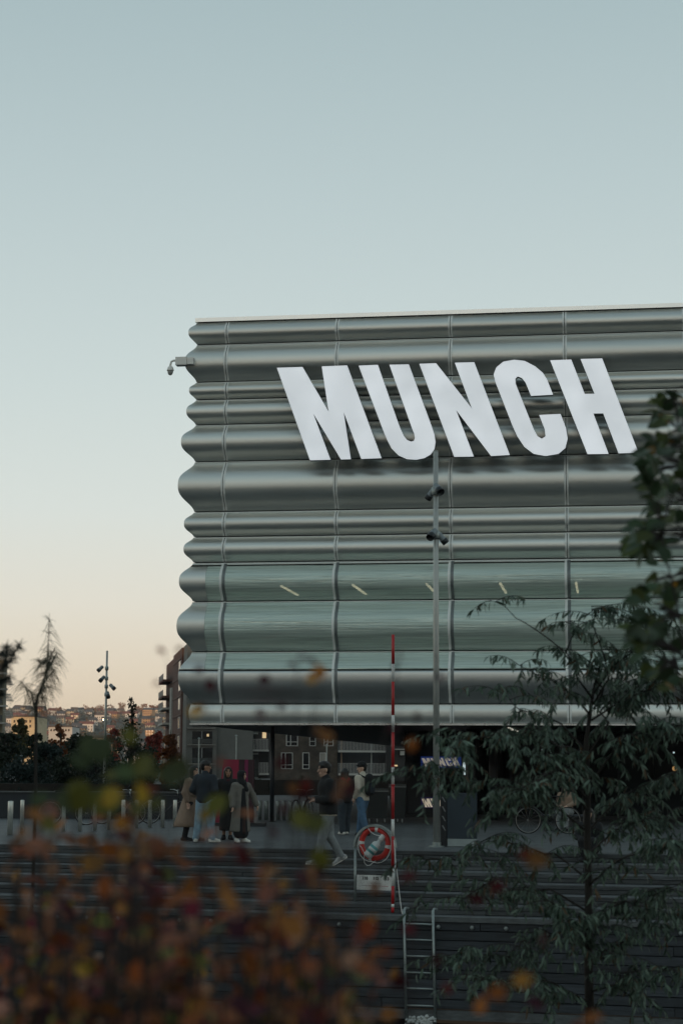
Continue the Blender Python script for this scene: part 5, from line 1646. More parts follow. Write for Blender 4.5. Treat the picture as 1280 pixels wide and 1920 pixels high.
M_HW = [mat('white house wall', (.58, .56, .52), .8), mat('cream house wall', (.50, .42, .30), .8), mat('grey house wall', (.26, .26, .25), .8), mat('ochre house wall', (.40, .25, .13), .8)]
M_HR = [mat('slate house roof', (.07, .07, .075), .8), mat('red house roof', (.17, .06, .04), .8), mat('brown house roof', (.10, .07, .055), .8)]
ROOFN, WALLN = ['slate', 'red', 'brown'], ['white', 'cream', 'grey', 'ochre']
def house_mesh(w, d, h, rh, mw, mr):
    b = MB(); b.box(-w / 2, w / 2, -d / 2, d / 2, -3, h)
    wm = b.mesh('wall', mw)
    b = MB(); e = .5
    b.add([(-w / 2 - e, -d / 2 - e, h + .01), (w / 2 + e, -d / 2 - e, h + .01), (w / 2 + e, d / 2 + e, h + .01), (-w / 2 - e, d / 2 + e, h + .01), (-w / 2 - e, 0, h + rh), (w / 2 + e, 0, h + rh)], [(0, 1, 5, 4), (2, 3, 4, 5), (1, 2, 5), (3, 0, 4), (0, 3, 2, 1)])
    rm = b.mesh('roof', mr)
    b = MB()
    n = max(2, int(w / 3))
    for f in range(2):
        for k in range(n):
            x = -w / 2 + (k + .5) * w / n
            b.box(x - .55, x + .55, -d / 2 - .06, -d / 2 + .02, .9 + f * 2.8, 2.3 + f * 2.8)
    return wm, rm, b.mesh('windows', M_PANE)
HM = {}
placed = []
tries = 0
while len(placed) < 110 and tries < 4000:
    tries += 1
    y = g.uniform(1300, 3000); px = g.uniform(20, 335); x = y * (px - 640) / FPX
    if any(abs(px - q[0]) < 7 and abs(y - q[1]) < 90 for q in placed): continue
    placed.append((px, y))
    wi, ri = g.choice((0, 0, 0, 1, 1, 2, 3)), g.choice((0, 0, 1, 2))
    big = g.random() < .18
    key = (wi, ri, big)
    if key not in HM: HM[key] = house_mesh(15 if big else 9, 9 if big else 7, 7.0 if big else 5.0, 3.0 if big else 3.2, M_HW[wi], M_HR[ri])
    tier = 'low down' if y < 1750 else 'halfway up' if y < 2400 else 'high up'
    t = thing('hill_house', '%s%s hillside house with %s roof %s' % ('large ' if big else 'small ', WALLN[wi], ROOFN[ri], tier + (', left of the lamp post' if px < 120 else ', behind the lamp post' if px < 215 else ', right of the lamp post')), 'house', (x, y, hill_h(x, y) + 1.2), g.uniform(-.5, .5), 'houses on the far hillside')
    for nm, me in zip(('wall', 'roof', 'window'), HM[key]):
        link(nm, me, t)

# ---------------------------------------------------------------- trees between plaza and hill
M_BARK = mat('dark bark', (.022, .018, .014), .9, var=.3, scale=8, bump=.4)
def leafmat(name, c, var=.35):
    return mat(name, c, .65, var=var, scale=1.1, trans=.25, spec=.25)
M_LF = {'dark': leafmat('dark green leaves', (.020, .030, .018)), 'olive': leafmat('olive leaves', (.060, .055, .018)), 'rust': leafmat('rust leaves', (.16, .055, .018)), 'red': leafmat('red leaves', (.20, .04, .028)),
        'orange': leafmat('orange leaves', (.30, .12, .035)), 'teal': leafmat('blue green leaves', (.016, .030, .026)), 'pink': leafmat('pale autumn leaves', (.30, .16, .08))}
def tree(name, label, base, H, R, lm, n, size, seed, group=None, trunk_frac=.3, clumps=9, cone_=0.0, shell=.4):
    t = thing(name, label, 'tree', base, 0, group, True)
    g = random.Random(seed)
    b = MB(); r0 = H * .022 + .03
    top = Vector(base) + Vector((g.uniform(-.1, .1) * R, 0, H * .93))
    mid = Vector(base).lerp(top, .5) + Vector((g.uniform(-.08, .08) * R, 0, 0))
    b.tube([base, mid, top], [r0, r0 * .6, r0 * .12], 7)
    cs, rs = [], []
    for k in range(clumps):
        f = trunk_frac + (1 - trunk_frac) * (k + .5) / clumps
        if not cone_: f = trunk_frac + (.93 - trunk_frac) * g.random() ** .8
        a = g.uniform(0, 2 * math.pi)
        w = R * (1 - cone_ * f) * (.35 + .65 * math.sin(math.pi * min(1, max(.08, (f - trunk_frac) / (1 - trunk_frac) * .9 + .1)))) if not cone_ else R * (1.05 - f)
        c = Vector(base) + Vector((math.cos(a) * w * g.uniform(.3, .75), math.sin(a) * w * g.uniform(.3, .75), H * f * .97))
        cs.append(c); rs.append(max(.16 * R, w * g.uniform(.30, .66)))
        s0 = Vector(base) + (top - Vector(base)) * max(.12, f - .18)
        b.tube([s0, s0.lerp(c, .5) + Vector((0, 0, -.05 * R)), c], [r0 * .35, r0 * .22, r0 * .06], 5)
    b.build('trunk', M_BARK, t)
    link('crown', quads_mesh('crown', leaf_quads(cs, rs, n, size, seed, shell=shell), lm), t)
    return t
def tpx(name, label, px, ytop, wpx, Y, key, n, seed, **kw):
    base = at(px, 1470, Y); base.z = 0 if Y < 900 else hill_h(base.x, Y)
    z = at(px, ytop, Y).z
    t = tree(name, label, base, (z - base.z) * 1.1, wpx * .56 * Y / FPX, M_LF[key], n, kw.pop('size', .05 * (z - base.z) + .1), seed, **kw)
    # crowns were built in world coordinates around the Empty
    return t
MID = 'trees between the plaza and the hill'
for k, a in enumerate((
    (8, 1372, 66, 120, 'dark', 'dark green tree against the louvred balconies at far left'), (34, 1351, 44, 150, 'olive', 'rounded olive tree below the cream building'), (66, 1380, 60, 125, 'dark', 'dark tree under the feathery sapling'),
    (112, 1361, 46, 150, 'rust', 'rusty brown tree below the white building'), (92, 1398, 66, 115, 'teal', 'blue green tree left of the rusty brown tree'), (150, 1376, 60, 140, 'dark', 'dark tree left of the distant lamp post'),
    (178, 1392, 64, 118, 'teal', 'blue green tree at the foot of the distant lamp post'), (212, 1366, 34, 170, 'red', 'red autumn tree right of the distant lamp post'), (285, 1366, 40, 175, 'red', 'red autumn tree beside the brick apartment block'),
    (265, 1392, 70, 120, 'dark', 'broad dark tree left of the brick block'), (318, 1372, 40, 96, 'rust', 'orange leaved tree in front of the brick block'), (130, 1420, 80, 100, 'dark', 'low dark tree in front of the rusty brown tree'),
    (40, 1425, 90, 98, 'teal', 'low blue green tree at far left above the planter wall'), (215, 1430, 90, 98, 'dark', 'low dark tree left of the sparse tall tree'))):
    tpx('tree', a[5], a[0], a[1], a[2], a[3], a[4], 2400, 30 + k, group=MID, trunk_frac=.12, clumps=24, shell=.12)
tpx('sparse_tree', 'tall sparse dark tree with open branches right of the distant lamp post', 243, 1322, 120, 84, 'dark', 1500, 77, trunk_frac=.18, clumps=26, cone_=.9, shell=.15, size=.16)
RID = 'autumn trees along the hill ridge'
for k, (x, y, w, key, lab) in enumerate(((155, 1320, 22, 'orange', 'wide orange tree on the hill ridge left of the lamp post'), (172, 1324, 14, 'orange', 'small bright orange tree on the hill ridge left of the lamp post'), (184, 1320, 30, 'pink', 'wide brown tree on the ridge just behind the lamp post'), (203, 1319, 20, 'rust', 'dark rust tree on the ridge just right of the lamp post'),
    (224, 1316, 26, 'pink', 'pale autumn tree on the ridge behind the sparse tree'), (256, 1321, 22, 'pink', 'pale autumn tree on the ridge right of the sparse tree'), (268, 1317, 22, 'orange', 'bright orange tree on the ridge left of the brick block'), (282, 1320, 16, 'orange', 'small orange tree on the ridge left of the brick block'), (296, 1315, 26, 'rust', 'rust tree on the ridge touching the brick block'),
    (96, 1326, 22, 'rust', 'brown tree on the ridge right of the feathery sapling'), (108, 1325, 14, 'orange', 'orange tree on the ridge above the white building'), (138, 1328, 20, 'pink', 'pale tree on the ridge between the sapling and the lamp post'), (82, 1345, 24, 'red', 'reddish tree low on the hill beside the sapling trunk'), (50, 1333, 20, 'rust', 'brown tree on the ridge above the cream building'))):
    Yr = 2850
    base = at(x, 1440, Yr); base.z = hill_h(base.x, Yr) - 2
    H_ = at(x, y, Yr).z - base.z
    tree('ridge_tree', lab, base, max(9, H_), w * .5 * Yr / FPX, M_LF[key], 420, 2.4, 60 + k, RID, trunk_frac=.12, clumps=14, shell=.2)

# dark hedges that close the view at eye level
def hedge(label, px0, px1, ytop, Y, seed, key='dark'):
    p0, p1 = at(px0, 1470, Y), at(px1, 1470, Y); h = at(px0, ytop, Y).z
    t = thing('hedge', label, 'hedge', ((p0.x + p1.x) / 2, Y, 0), 0, 'clipped dark hedges', True)
    g = random.Random(seed); cs, rs = [], []
    n = int((p1.x - p0.x) / .5)
    for k in range(n):
        cs.append((p0.x + (p1.x - p0.x) * (k + g.random()) / n, Y + g.uniform(-.3, .3), g.uniform(.25, h - .2))); rs.append(g.uniform(.3, .5))
    link('foliage', quads_mesh('foliage', leaf_quads(cs, rs, n * 60, .13, seed, shell=.2), M_LF[key]), t)['kind'] = 'stuff'
    b = MB(); b.box(p0.x, p1.x, Y - .2, Y + .2, 0.004, h * .75); b.build('inner_twigs', M_BARK, t)
hedge('dark clipped hedge in front of the apartment blocks under the overhang', 335, 770, 1452, 112, 5)
hedge('dark clipped hedge behind the bollards at the left', -60, 338, 1452, 70, 6, 'teal')

# ---------------------------------------------------------------- thin evening haze over the town
b = MB(); b.box(-4200, 3200, -420, 5600, -6.0, 128.0)
haze = b.build('haze', None); tag(haze, 'thin pale evening haze over the town', kind='stuff')
hm_ = bpy.data.materials.new('evening haze'); hm_.use_nodes = True
_t = hm_.node_tree
for n_ in list(_t.nodes):
    if n_.type != 'OUTPUT_MATERIAL': _t.nodes.remove(n_)
_v = _t.nodes.new('ShaderNodeVolumePrincipled'); _v.inputs['Color'].default_value = (.86, .90, .94, 1); _v.inputs['Density'].default_value = 0.00006; _v.inputs['Anisotropy'].default_value = 0.1
_t.links.new(_v.outputs[0], _t.nodes['Material Output'].inputs['Volume'])
haze.data.materials.append(hm_)
# ---------------------------------------------------------------- foreground planting
def leaf_mesh(name, m, outline, fold=.18, curl=.15):
    """a leaf of unit length along +X with a midrib fold and a curl"""
    vs, fs = [], []
    n = len(outline)
    for k, (x, w) in enumerate(outline):
        z = -curl * x * x
        vs += [(x, 0, z), (x, w, z + fold * w), (x, -w, z + fold * w)]
    for k in range(n - 1):
        a, c = 3 * k, 3 * k + 3
        fs += [(a, c, c + 1, a + 1), (a, a + 2, c + 2, c)]
    me = bpy.data.meshes.new(name); me.from_pydata(vs, [], fs); me.materials.append(m)
    me.polygons.foreach_set('use_smooth', [True] * len(me.polygons)); me.update()
    return me
OVATE = [(0, .01), (.12, .20), (.32, .36), (.55, .37), (.78, .24), (1.0, .01)]
ROUND = [(0, .02), (.1, .26), (.3, .44), (.55, .46), (.8, .32), (1.0, .03)]
LANCE = [(0, .008), (.18, .075), (.45, .115), (.72, .085), (1.0, .004)]
def lm(name, c, tr=.3):
    return mat(name, c, .55, var=.3, scale=30, obj_var=.35, hue_var=.02, trans=tr, spec=.3)
FL = {'rust': lm('rust shrub leaf', (.25, .078, .024)), 'orange': lm('orange shrub leaf', (.38, .14, .028)), 'brown': lm('brown shrub leaf', (.24, .10, .055)), 'gold': lm('golden shrub leaf', (.42, .22, .022)),
      'olive': lm('olive shrub leaf', (.13, .125, .022)), 'green': lm('green shrub leaf', (.060, .082, .030)), 'maroon': lm('maroon shrub leaf', (.065, .008, .016)), 'red': lm('crimson shrub leaf', (.16, .014, .015)), 'tan': lm('tan shrub leaf', (.40, .22, .13))}
LEAFM = {k: leaf_mesh('leaf', m, OVATE if k in ('rust', 'orange', 'brown', 'maroon', 'red', 'tan') else ROUND, .45 if k in ('rust', 'brown', 'maroon') else .2, .5 if k in ('rust', 'brown', 'maroon') else .2) for k, m in FL.items()}
M_TWIG = mat('dark twig', (.022, .014, .012), .8)

def put_leaf(parent, me, p, d, size, g, name='leaf', flat=.6, face=False):
    """leaf at p growing along d"""
    d = Vector(d)
    d = (d.normalized() + Vector((g.gauss(0, .35), g.gauss(0, .35), g.gauss(-.1, .3)))).normalized()
    up = Vector((g.gauss(0, flat), g.gauss(0, flat) - .5, 1)).normalized()
    if face: up = Vector((g.gauss(0, .45), -1, .35 + g.gauss(0, .4)))
    y = up.cross(d)
    if y.length < 1e-3: y = d.orthogonal()
    y.normalize(); z = d.cross(y)
    R = Matrix((d, y, z)).transposed()
    o = bpy.data.objects.new(name, me); COL.objects.link(o)
    o.parent = parent
    o.location = Vector(p) - parent.location
    o.rotation_euler = R.to_euler()
    s = size * g.uniform(.75, 1.2)
    o.scale = (s, s * g.uniform(.85, 1.1), s)
    return o

def arc(p0, p1, bend, n=8):
    mid = Vector(p0).lerp(Vector(p1), .5) + Vector(bend)
    out = []
    for k in range(n + 1):
        t = k / n
        out.append(Vector(p0) * (1 - t) ** 2 + mid * 2 * t * (1 - t) + Vector(p1) * t * t)
    return out

def shrub(name, label, base, tips, weights, size, seed, per=7, r0=.010, zone=.45, explicit=None, spread=.05, stem_max=40):
    g = random.Random(seed)
    base = Vector(base)
    t = thing(name, label, 'shrub', base, 0, 'shrubs on the near bank', True)
    keys, ws = list(weights), list(weights.values())
    nleaf = 0
    for (k, tip) in enumerate(tips):
        b0 = base + Vector((g.uniform(-.12, .12), g.uniform(-.12, .12), 0))
        pts = arc(b0, tip, ((tip.x - b0.x) * -.25 + g.uniform(-.05, .05), g.uniform(-.06, .06), .12), 10)
        b = MB(); b.tube(pts, [r0 * (1 - .85 * q / 10) for q in range(11)], 5)
        b.build('stem', M_TWIG, t, True)
        L = len(pts) - 1
        for q in range(per):
            f = 1 - zone * (q / max(1, per - 1)) ** 1.1
            i = min(L - 1, int(f * L)); p = pts[i].lerp(pts[i + 1], f * L - i)
            d = (pts[i + 1] - pts[i]).normalized()
            a = g.uniform(0, 2 * math.pi)
            side = Vector((math.cos(a), math.sin(a) * .7, g.uniform(-.2, .6)))
            off = p + side * g.uniform(.004, spread)
            if (off - p).length > .02:
                bb = MB(); bb.tube([p, off], [.002, .0012], 3); bb.build('petiole', M_TWIG, t)
            put_leaf(t, LEAFM[g.choices(keys, ws)[0]], off, d + side * 1.2, size, g)
            nleaf += 1
    for (px, py, Y, key, s) in (explicit or []):
        tip = at(px, py, Y)
        b0 = base + Vector((g.uniform(-.1, .1), g.uniform(-.1, .1), 0))
        pts = arc(b0, tip, ((tip.x - b0.x) * -.3, g.uniform(-.06, .06), .1), 10)
        b = MB(); b.tube(pts, [r0 * .35 * (1 - .8 * q / 10) for q in range(11)], 4); b.build('stem', M_TWIG, t, True)
        for q in range(1):
            put_leaf(t, LEAFM[key], tip + Vector((g.gauss(0, s * .35), g.gauss(0, .02), g.gauss(0, s * .35))) * (1 if q else 0), Vector((g.uniform(-1, 1), 0, g.uniform(-.5, .5))), s * .78, g, face=True)
    return t

def interp(xs, ys, x):
    return float(np.interp(x, xs, ys))
TOPX, TOPY = [-40, 0, 100, 170, 250, 350, 450, 560, 620, 700, 760], [1560, 1550, 1505, 1490, 1545, 1590, 1630, 1585, 1630, 1730, 1840]
g = random.Random(5)
def tips_in(x0, x1, n, Y0, Y1):
    out = []
    while len(out) < n:
        x = g.uniform(x0, x1); yt = interp(TOPX, TOPY, x) + g.gauss(0, 38)
        y = yt + (1960 - yt) * g.random() ** .85
        if x > 640 and g.random() < .35: continue
        out.append(at(x, y, g.uniform(Y0, Y1)))
    return out
W_RUST = {'rust': 50, 'orange': 13, 'brown': 26, 'olive': 6, 'maroon': 12, 'gold': 3, 'red': 4, 'tan': 3}
def gbase(px, Y):
    p = at(px, 1440, Y); return Vector((p.x, p.y, 0.0 if Y < 1 else -.0))
def bank_z(y):
    ys_, zs_ = [q[0] for q in bank_prof], [q[1] for q in bank_prof]
    return float(np.interp(y, ys_, zs_))
def bbase(px, Y):
    p = at(px, 1440, Y); return Vector((p.x, p.y, bank_z(p.y)))
shrub('autumn_shrub', 'blurred rust and orange leaved shrub filling the lower left corner', bbase(120, 2.7), tips_in(-40, 270, 36, 2.3, 3.5), W_RUST, .036, 1, per=8, zone=.30)
shrub('autumn_shrub', 'second blurred rusty shrub behind the one in the lower left corner', bbase(60, 3.5), tips_in(-40, 330, 36, 3.0, 4.2), W_RUST, .042, 11, per=8, zone=.34)
shrub('autumn_shrub', 'third blurred rusty shrub at the lower left, nearest to the steps', bbase(150, 4.2), tips_in(-40, 420, 36, 3.6, 4.8), W_RUST, .046, 13, per=8, zone=.36)
shrub('autumn_shrub', 'blurred rust coloured shrub at the bottom, left of centre', bbase(380, 2.9), tips_in(240, 540, 36, 2.3, 3.6), W_RUST, .036, 2, per=8, zone=.30)
shrub('autumn_shrub', 'second blurred rusty shrub at the bottom, left of centre, behind the first', bbase(420, 3.6), tips_in(280, 620, 34, 3.0, 4.2), W_RUST, .042, 12, per=8, zone=.34)
shrub('autumn_shrub', 'thin blurred rust shrub at the bottom beside the ladder', bbase(580, 2.8), tips_in(450, 720, 36, 2.2, 3.6), W_RUST, .034, 3, per=8, zone=.28)
GREENX = [(150, 1408, 2.6, 'green', .038), (186, 1378, 2.5, 'green', .045), (172, 1432, 2.6, 'green', .04), (218, 1440, 2.4, 'green', .048), (200, 1462, 2.6, 'olive', .036), (250, 1395, 2.7, 'olive', .04), (282, 1415, 2.5, 'olive', .05), (262, 1450, 2.5, 'olive', .05),
          (298, 1452, 2.6, 'green', .046), (318, 1436, 2.5, 'green', .04), (280, 1492, 2.4, 'gold', .038), (225, 1482, 2.6, 'olive', .055), (205, 1488, 2.6, 'gold', .034), (205, 1515, 2.5, 'gold', .042), (240, 1537, 2.5, 'orange', .032), (168, 1472, 2.5, 'olive', .05),
          (130, 1470, 2.6, 'olive', .045), (285, 1520, 2.5, 'olive', .035), (60, 1510, 2.5, 'green', .05), (100, 1525, 2.4, 'brown', .048), (55, 1580, 2.4, 'brown', .05), (365, 1345, 2.5, 'gold', .036), (388, 1522, 2.6, 'olive', .038), (398, 1532, 2.6, 'gold', .03), (145, 1510, 2.6, 'green', .05), (75, 1545, 2.5, 'olive', .045), (250, 1605, 2.5, 'orange', .026)]
shrub('green_shrub', 'blurred shrub with round green and golden leaves in front of the distant trees', bbase(210, 2.55), [], {'green': 1}, .05, 4, explicit=GREENX)
MARX = [(480, 1330, 2.7, 'maroon', .022), (508, 1275, 2.7, 'maroon', .024), (560, 1236, 2.7, 'maroon', .024), (556, 1250, 2.8, 'maroon', .02), (600, 1276, 2.6, 'orange', .030), (588, 1282, 2.6, 'gold', .022), (592, 1240, 2.8, 'maroon', .018), (750, 1220, 2.7, 'maroon', .022), (744, 1240, 2.7, 'maroon', .02), (752, 1300, 2.7, 'maroon', .02), (820, 1278, 2.7, 'maroon', .022), (785, 1336, 2.8, 'maroon', .022),
        (770, 1383, 2.6, 'orange', .026), (745, 1365, 2.7, 'maroon', .02), (535, 1320, 2.8, 'maroon', .02), (385, 1330, 2.7, 'maroon', .026), (310, 1222, 2.9, 'tan', .018), (330, 1215, 2.9, 'tan', .016), (365, 1255, 2.9, 'maroon', .02), (385, 1278, 2.9, 'maroon', .022), (300, 1280, 2.9, 'red', .02), (405, 1428, 2.6, 'brown', .03), (600, 1385, 2.5, 'rust', .036), (590, 1375, 2.6, 'rust', .03)]
shrub('maroon_shrub', 'thin maroon twigs and small leaves blurred in front of the glazed band', bbase(560, 2.75), [], {'maroon': 1}, .02, 6, r0=.008, explicit=MARX)
MARY = [(572, 1462, 2.6, 'red', .03), (585, 1488, 2.6, 'maroon', .032), (560, 1480, 2.7, 'rust', .026), (640, 1478, 2.7, 'maroon', .03), (655, 1462, 2.7, 'brown', .026), (625, 1500, 2.6, 'brown', .03), (520, 1440, 2.7, 'maroon', .026), (540, 1510, 2.7, 'maroon', .028), (500, 1560, 2.6, 'maroon', .032), (575, 1555, 2.5, 'olive', .045), (600, 1590, 2.5, 'olive', .04), (548, 1545, 2.6, 'olive', .035), (425, 1590, 2.5, 'orange', .024), (395, 1600, 2.6, 'maroon', .035), (610, 1640, 2.6, 'maroon', .035), (780, 1640, 2.6, 'maroon', .028),
        (690, 1660, 2.6, 'rust', .03), (705, 1730, 2.5, 'rust', .036), (780, 1745, 2.6, 'red', .028), (738, 1785, 2.6, 'rust', .03), (750, 1825, 2.6, 'maroon', .035), (830, 1795, 2.6, 'maroon', .03), (840, 1865, 2.6, 'red', .025), (920, 1870, 2.6, 'maroon', .032), (960, 1842, 2.3, 'orange', .036), (948, 1852, 2.3, 'rust', .03), (985, 1612, 2.5, 'rust', .034), (1002, 1605, 2.5, 'red', .036), (945, 1655, 2.6, 'maroon', .034), (880, 1680, 2.6, 'maroon', .03), (985, 1875, 2.6, 'maroon', .03), (890, 1900, 2.5, 'orange', .034), (1130, 1905, 2.5, 'orange', .04), (1080, 1915, 2.5, 'rust', .034), (1010, 1760, 2.6, 'maroon', .03)]
shrub('maroon_shrub', 'sparse maroon twigs blurred around the ladder and lifebuoy', bbase(800, 2.7), [], {'maroon': 1}, .02, 7, r0=.008, explicit=MARY)

# right hand shrub, larger glossy leaves, a little farther away
LG = {'g': leaf_mesh('leaf', lm('dark glossy leaf', (.046, .074, .036), .25), OVATE, .22, .25), 'g2': leaf_mesh('leaf', lm('green glossy leaf', (.085, .112, .036), .3), OVATE, .22, .25), 'y': leaf_mesh('leaf', lm('yellowing leaf', (.26, .13, .015), .35), OVATE, .2, .2)}
RB = bbase(1370, 6.0)
rs_ = thing('leafy_shrub', 'tall dark green leafy shrub with yellowing leaves at the right edge', 'shrub', RB, 0, 'shrubs on the near bank', True)
g = random.Random(21)
top = at(1262, 740, 6.0)
stems = [arc(RB, at(1262, 745, 6.0), (.10, 0, .3), 22), arc(RB + Vector((.1, .1, 0)), at(1330, 640, 6.3), (.12, 0, .2), 22), arc(RB + Vector((-.05, -.1, 0)), at(1240, 1010, 5.8), (.16, 0, .2), 18), arc(RB, at(1250, 1180, 6.1), (.14, 0, .15), 16)]
for s in stems:
    b = MB(); n = len(s) - 1; b.tube(s, [.017 * (1 - .85 * k / n) for k in range(n + 1)], 6); b.build('stem', M_TWIG, rs_, True)
BX, BY = [700, 745, 800, 850, 900, 950, 1000, 1050, 1085, 1130, 1200, 1250, 1300, 1340], [1270, 1222, 1238, 1192, 1204, 1212, 1178, 1200, 1212, 1190, 1178, 1205, 1262, 1330]
nl = 0
while nl < 299:
    y = g.uniform(735, 1310); xl = float(np.interp(y, BX, BY))
    x = xl + abs(g.gauss(0, 55)) + 4
    if x > 1400: continue
    Y = g.uniform(5.6, 6.6)
    p = at(x, y, Y)
    # twig back to the nearest stem
    best = min(((q - p).length, q) for s in stems for q in s[4:])[1] if False else min((q for s in stems for q in s[4:]), key=lambda q: (q - p).length + abs(q.z - p.z + .04) * .8)
    if g.random() < .6:
        b = MB(); b.tube(arc(best, p, (0, 0, .02), 4), [.004, .0035, .003, .002, .0015], 4); b.build('twig', M_TWIG, rs_)
    key = g.choices(('g', 'g2', 'y'), (62, 30, 8 if x > 1225 else 2))[0]
    put_leaf(rs_, LG[key], p, (p - best) if (p - best).length > .02 else (-1, 0, .2), .066, g, flat=.9)
    nl += 1

# ---------------------------------------------------------------- willow leaved tree
WY = 14.0
M_WL = [mat('grey green narrow leaf', (.056, .090, .062), .5, var=.25, scale=30, obj_var=.35, trans=.15, spec=.4), mat('pale underside narrow leaf', (.14, .20, .145), .55, var=.2, scale=30, obj_var=.3, trans=.2), mat('dry narrow leaf', (.11, .065, .03), .6, obj_var=.3, trans=.2)]
WLM = [leaf_mesh('leaf', m, LANCE, .25, .30) for m in M_WL]
wb = bbase(1103, WY)
wt = thing('willow_leaf_tree', 'young tree with narrow drooping grey green leaves at the lower right', 'tree', wb, 0, None, True)
def wp(px, py, dy=0.0): return at(px, py, WY + dy)
trunk = [wb, wp(1104, 1880), wp(1102, 1780), wp(1103, 1680), wp(1100, 1580), wp(1101, 1480), wp(1098, 1390), wp(1108, 1320), wp(1114, 1280)]
b = MB(); b.tube(trunk, [.040, .036, .033, .030, .027, .022, .018, .013, .008], 8); b.build('trunk', M_BARK, wt, True)
LIMBS = [
 ((1112, 1330), (1130, 1281), (1078, 1225), (1040, 1205), (1000, 1178), (960, 1155), (917, 1125)), ((1105, 1340), (1060, 1290), (1010, 1262), (968, 1245)), ((1100, 1410), (1040, 1350), (985, 1330), (940, 1285)),
 ((1114, 1285), (1125, 1230), (1115, 1180), (1108, 1135)), ((1112, 1300), (1160, 1230), (1185, 1160), (1190, 1115)), ((1108, 1350), (1200, 1290), (1265, 1235)), ((1100, 1500), (1040, 1430), (960, 1400), (890, 1385), (830, 1410)),
 ((1100, 1560), (1020, 1500), (930, 1480), (850, 1455), (785, 1450)), ((1102, 1650), (1020, 1590), (940, 1580), (860, 1600), (770, 1600)), ((1102, 1710), (1010, 1660), (930, 1670), (860, 1690)), ((1103, 1790), (1040, 1740), (960, 1770), (890, 1790), (845, 1800)),
 ((1100, 1560), (1170, 1490), (1240, 1460), (1300, 1450)), ((1102, 1660), (1180, 1600), (1270, 1580)), ((1103, 1810), (1160, 1780), (1230, 1740), (1300, 1720)), ((1103, 1780), (1066, 1735), (1036, 1690)), ((1104, 1860), (1180, 1840), (1290, 1820)), ((1104, 1880), (1040, 1850), (960, 1835), (895, 1835)),
 ((1100, 1480), (1160, 1400), (1230, 1370), (1290, 1360)), ((1098, 1420), (1150, 1340), (1180, 1290), (1230, 1270)), ((1101, 1450), (1050, 1400), (1000, 1370), (950, 1375)), ((1102, 1600), (1180, 1540), (1250, 1530)), ((1103, 1730), (1190, 1680), (1270, 1660)), ((1101, 1520), (1060, 1470), (1010, 1460), (970, 1480)), ((1110, 1310), (1075, 1260), (1060, 1215), (1068, 1165)), ((1112, 1320), (1150, 1260), (1215, 1200), (1240, 1160))]
g = random.Random(33)
leaves = []
for li, pxs in enumerate(LIMBS):
    dy = g.uniform(-.9, .9) if li else -.3
    n = len(pxs)
    ctrl = [wp(x, y, dy * k / (n - 1)) for k, (x, y) in enumerate(pxs)]
    # resample smoothly
    pts = []
    for k in range(n - 1):
        for q in range(5):
            if q == 0 and k > 0: ctrl[k] = ctrl[k] + Vector((g.gauss(0, .05), g.gauss(0, .1), g.gauss(0, .05)))
            f = q / 5; p0, p1, p2, p3 = ctrl[max(0, k - 1)], ctrl[k], ctrl[k + 1], ctrl[min(n - 1, k + 2)]
            pts.append(.5 * ((2 * p1) + (p2 - p0) * f + (2 * p0 - 5 * p1 + 4 * p2 - p3) * f * f + (3 * p1 - p0 - 3 * p2 + p3) * f ** 3))
    pts.append(ctrl[-1])
    m = len(pts) - 1
    b = MB(); b.tube(pts, [.010 * (1 - .86 * k / m) for k in range(m + 1)], 5); b.build('limb', M_BARK, wt, True)
    tw = MB()
    dens = 31 if li > 0 else 13
    if li in (1, 2, 3, 4, 23, 24): dens = 16
    for k in range(dens):
        f = (.22 if li else .1) + (.78 if li else .9) * (k + g.random()) / dens
        if li == 0 and .25 < f < .95 and g.random() < .45: continue
        i = min(m - 1, int(f * m)); p = pts[i].lerp(pts[i + 1], f * m - i)
        a = g.uniform(0, 2 * math.pi)
        L = (g.uniform(.10, .34) + (g.random() < .3) * g.uniform(.1, .35)) * (1 if li else .6)
        d = Vector((math.cos(a), math.sin(a), g.uniform(-.5, .6))).normalized()
        e = p + d * L + Vector((0, 0, -L * .35))
        tp = arc(p, e, (0, 0, .25 * L), 5)
        tw.tube(tp, [.004, .0035, .003, .0025, .002, .001], 3)
        for q in range(int(7 + L * 46)):
            ff = g.random() ** .8; j = min(4, int(ff * 5)); pp = tp[j].lerp(tp[j + 1], ff * 5 - j)
            ld = (d * .4 + Vector((g.gauss(0, .4), g.gauss(0, .4), -.85 + g.gauss(0, .3)))).normalized()
            leaves.append((pp, ld, g.uniform(.045, .095), g.choices((0, 1, 2), (52, 43, 5))[0]))
    tw.build('twigs', M_BARK, wt)['kind'] = 'stuff'
leaves.sort(key=lambda l: l[0].y - 3 * l[2])
for (p, d, s, k) in leaves[:300]:
    put_leaf(wt, WLM[k], p, d, s, g, flat=.8)
rest = [[], [], []]
vs, fs, mi = [], [], []
for (p, d, s, k) in leaves[300:]:
    d = (d + Vector((g.gauss(0, .25), g.gauss(0, .25), 0))).normalized()
    y = Vector((g.gauss(0, .8), g.gauss(0, .8) - .5, 1)).cross(d)
    if y.length < 1e-3: y = d.orthogonal()
    y.normalize(); z = d.cross(y)
    o = len(vs)
    for (x, w) in LANCE:
        c = p + d * (x * s) - z * (.3 * x * x * s)
        vs += [c, c + (y + z * .25) * (w * s), c + (z * .25 - y) * (w * s)]
    for q in range(len(LANCE) - 1):
        a, c = o + 3 * q, o + 3 * q + 3
        fs += [(a, c, c + 1, a + 1), (a, a + 2, c + 2, c)]; mi += [k, k]
me = bpy.data.meshes.new('foliage'); me.from_pydata([tuple(v) for v in vs], [], fs)
for m in M_WL: me.materials.append(m)
me.polygons.foreach_set('material_index', mi); me.update()
o = link('foliage', me, wt); o['kind'] = 'stuff'
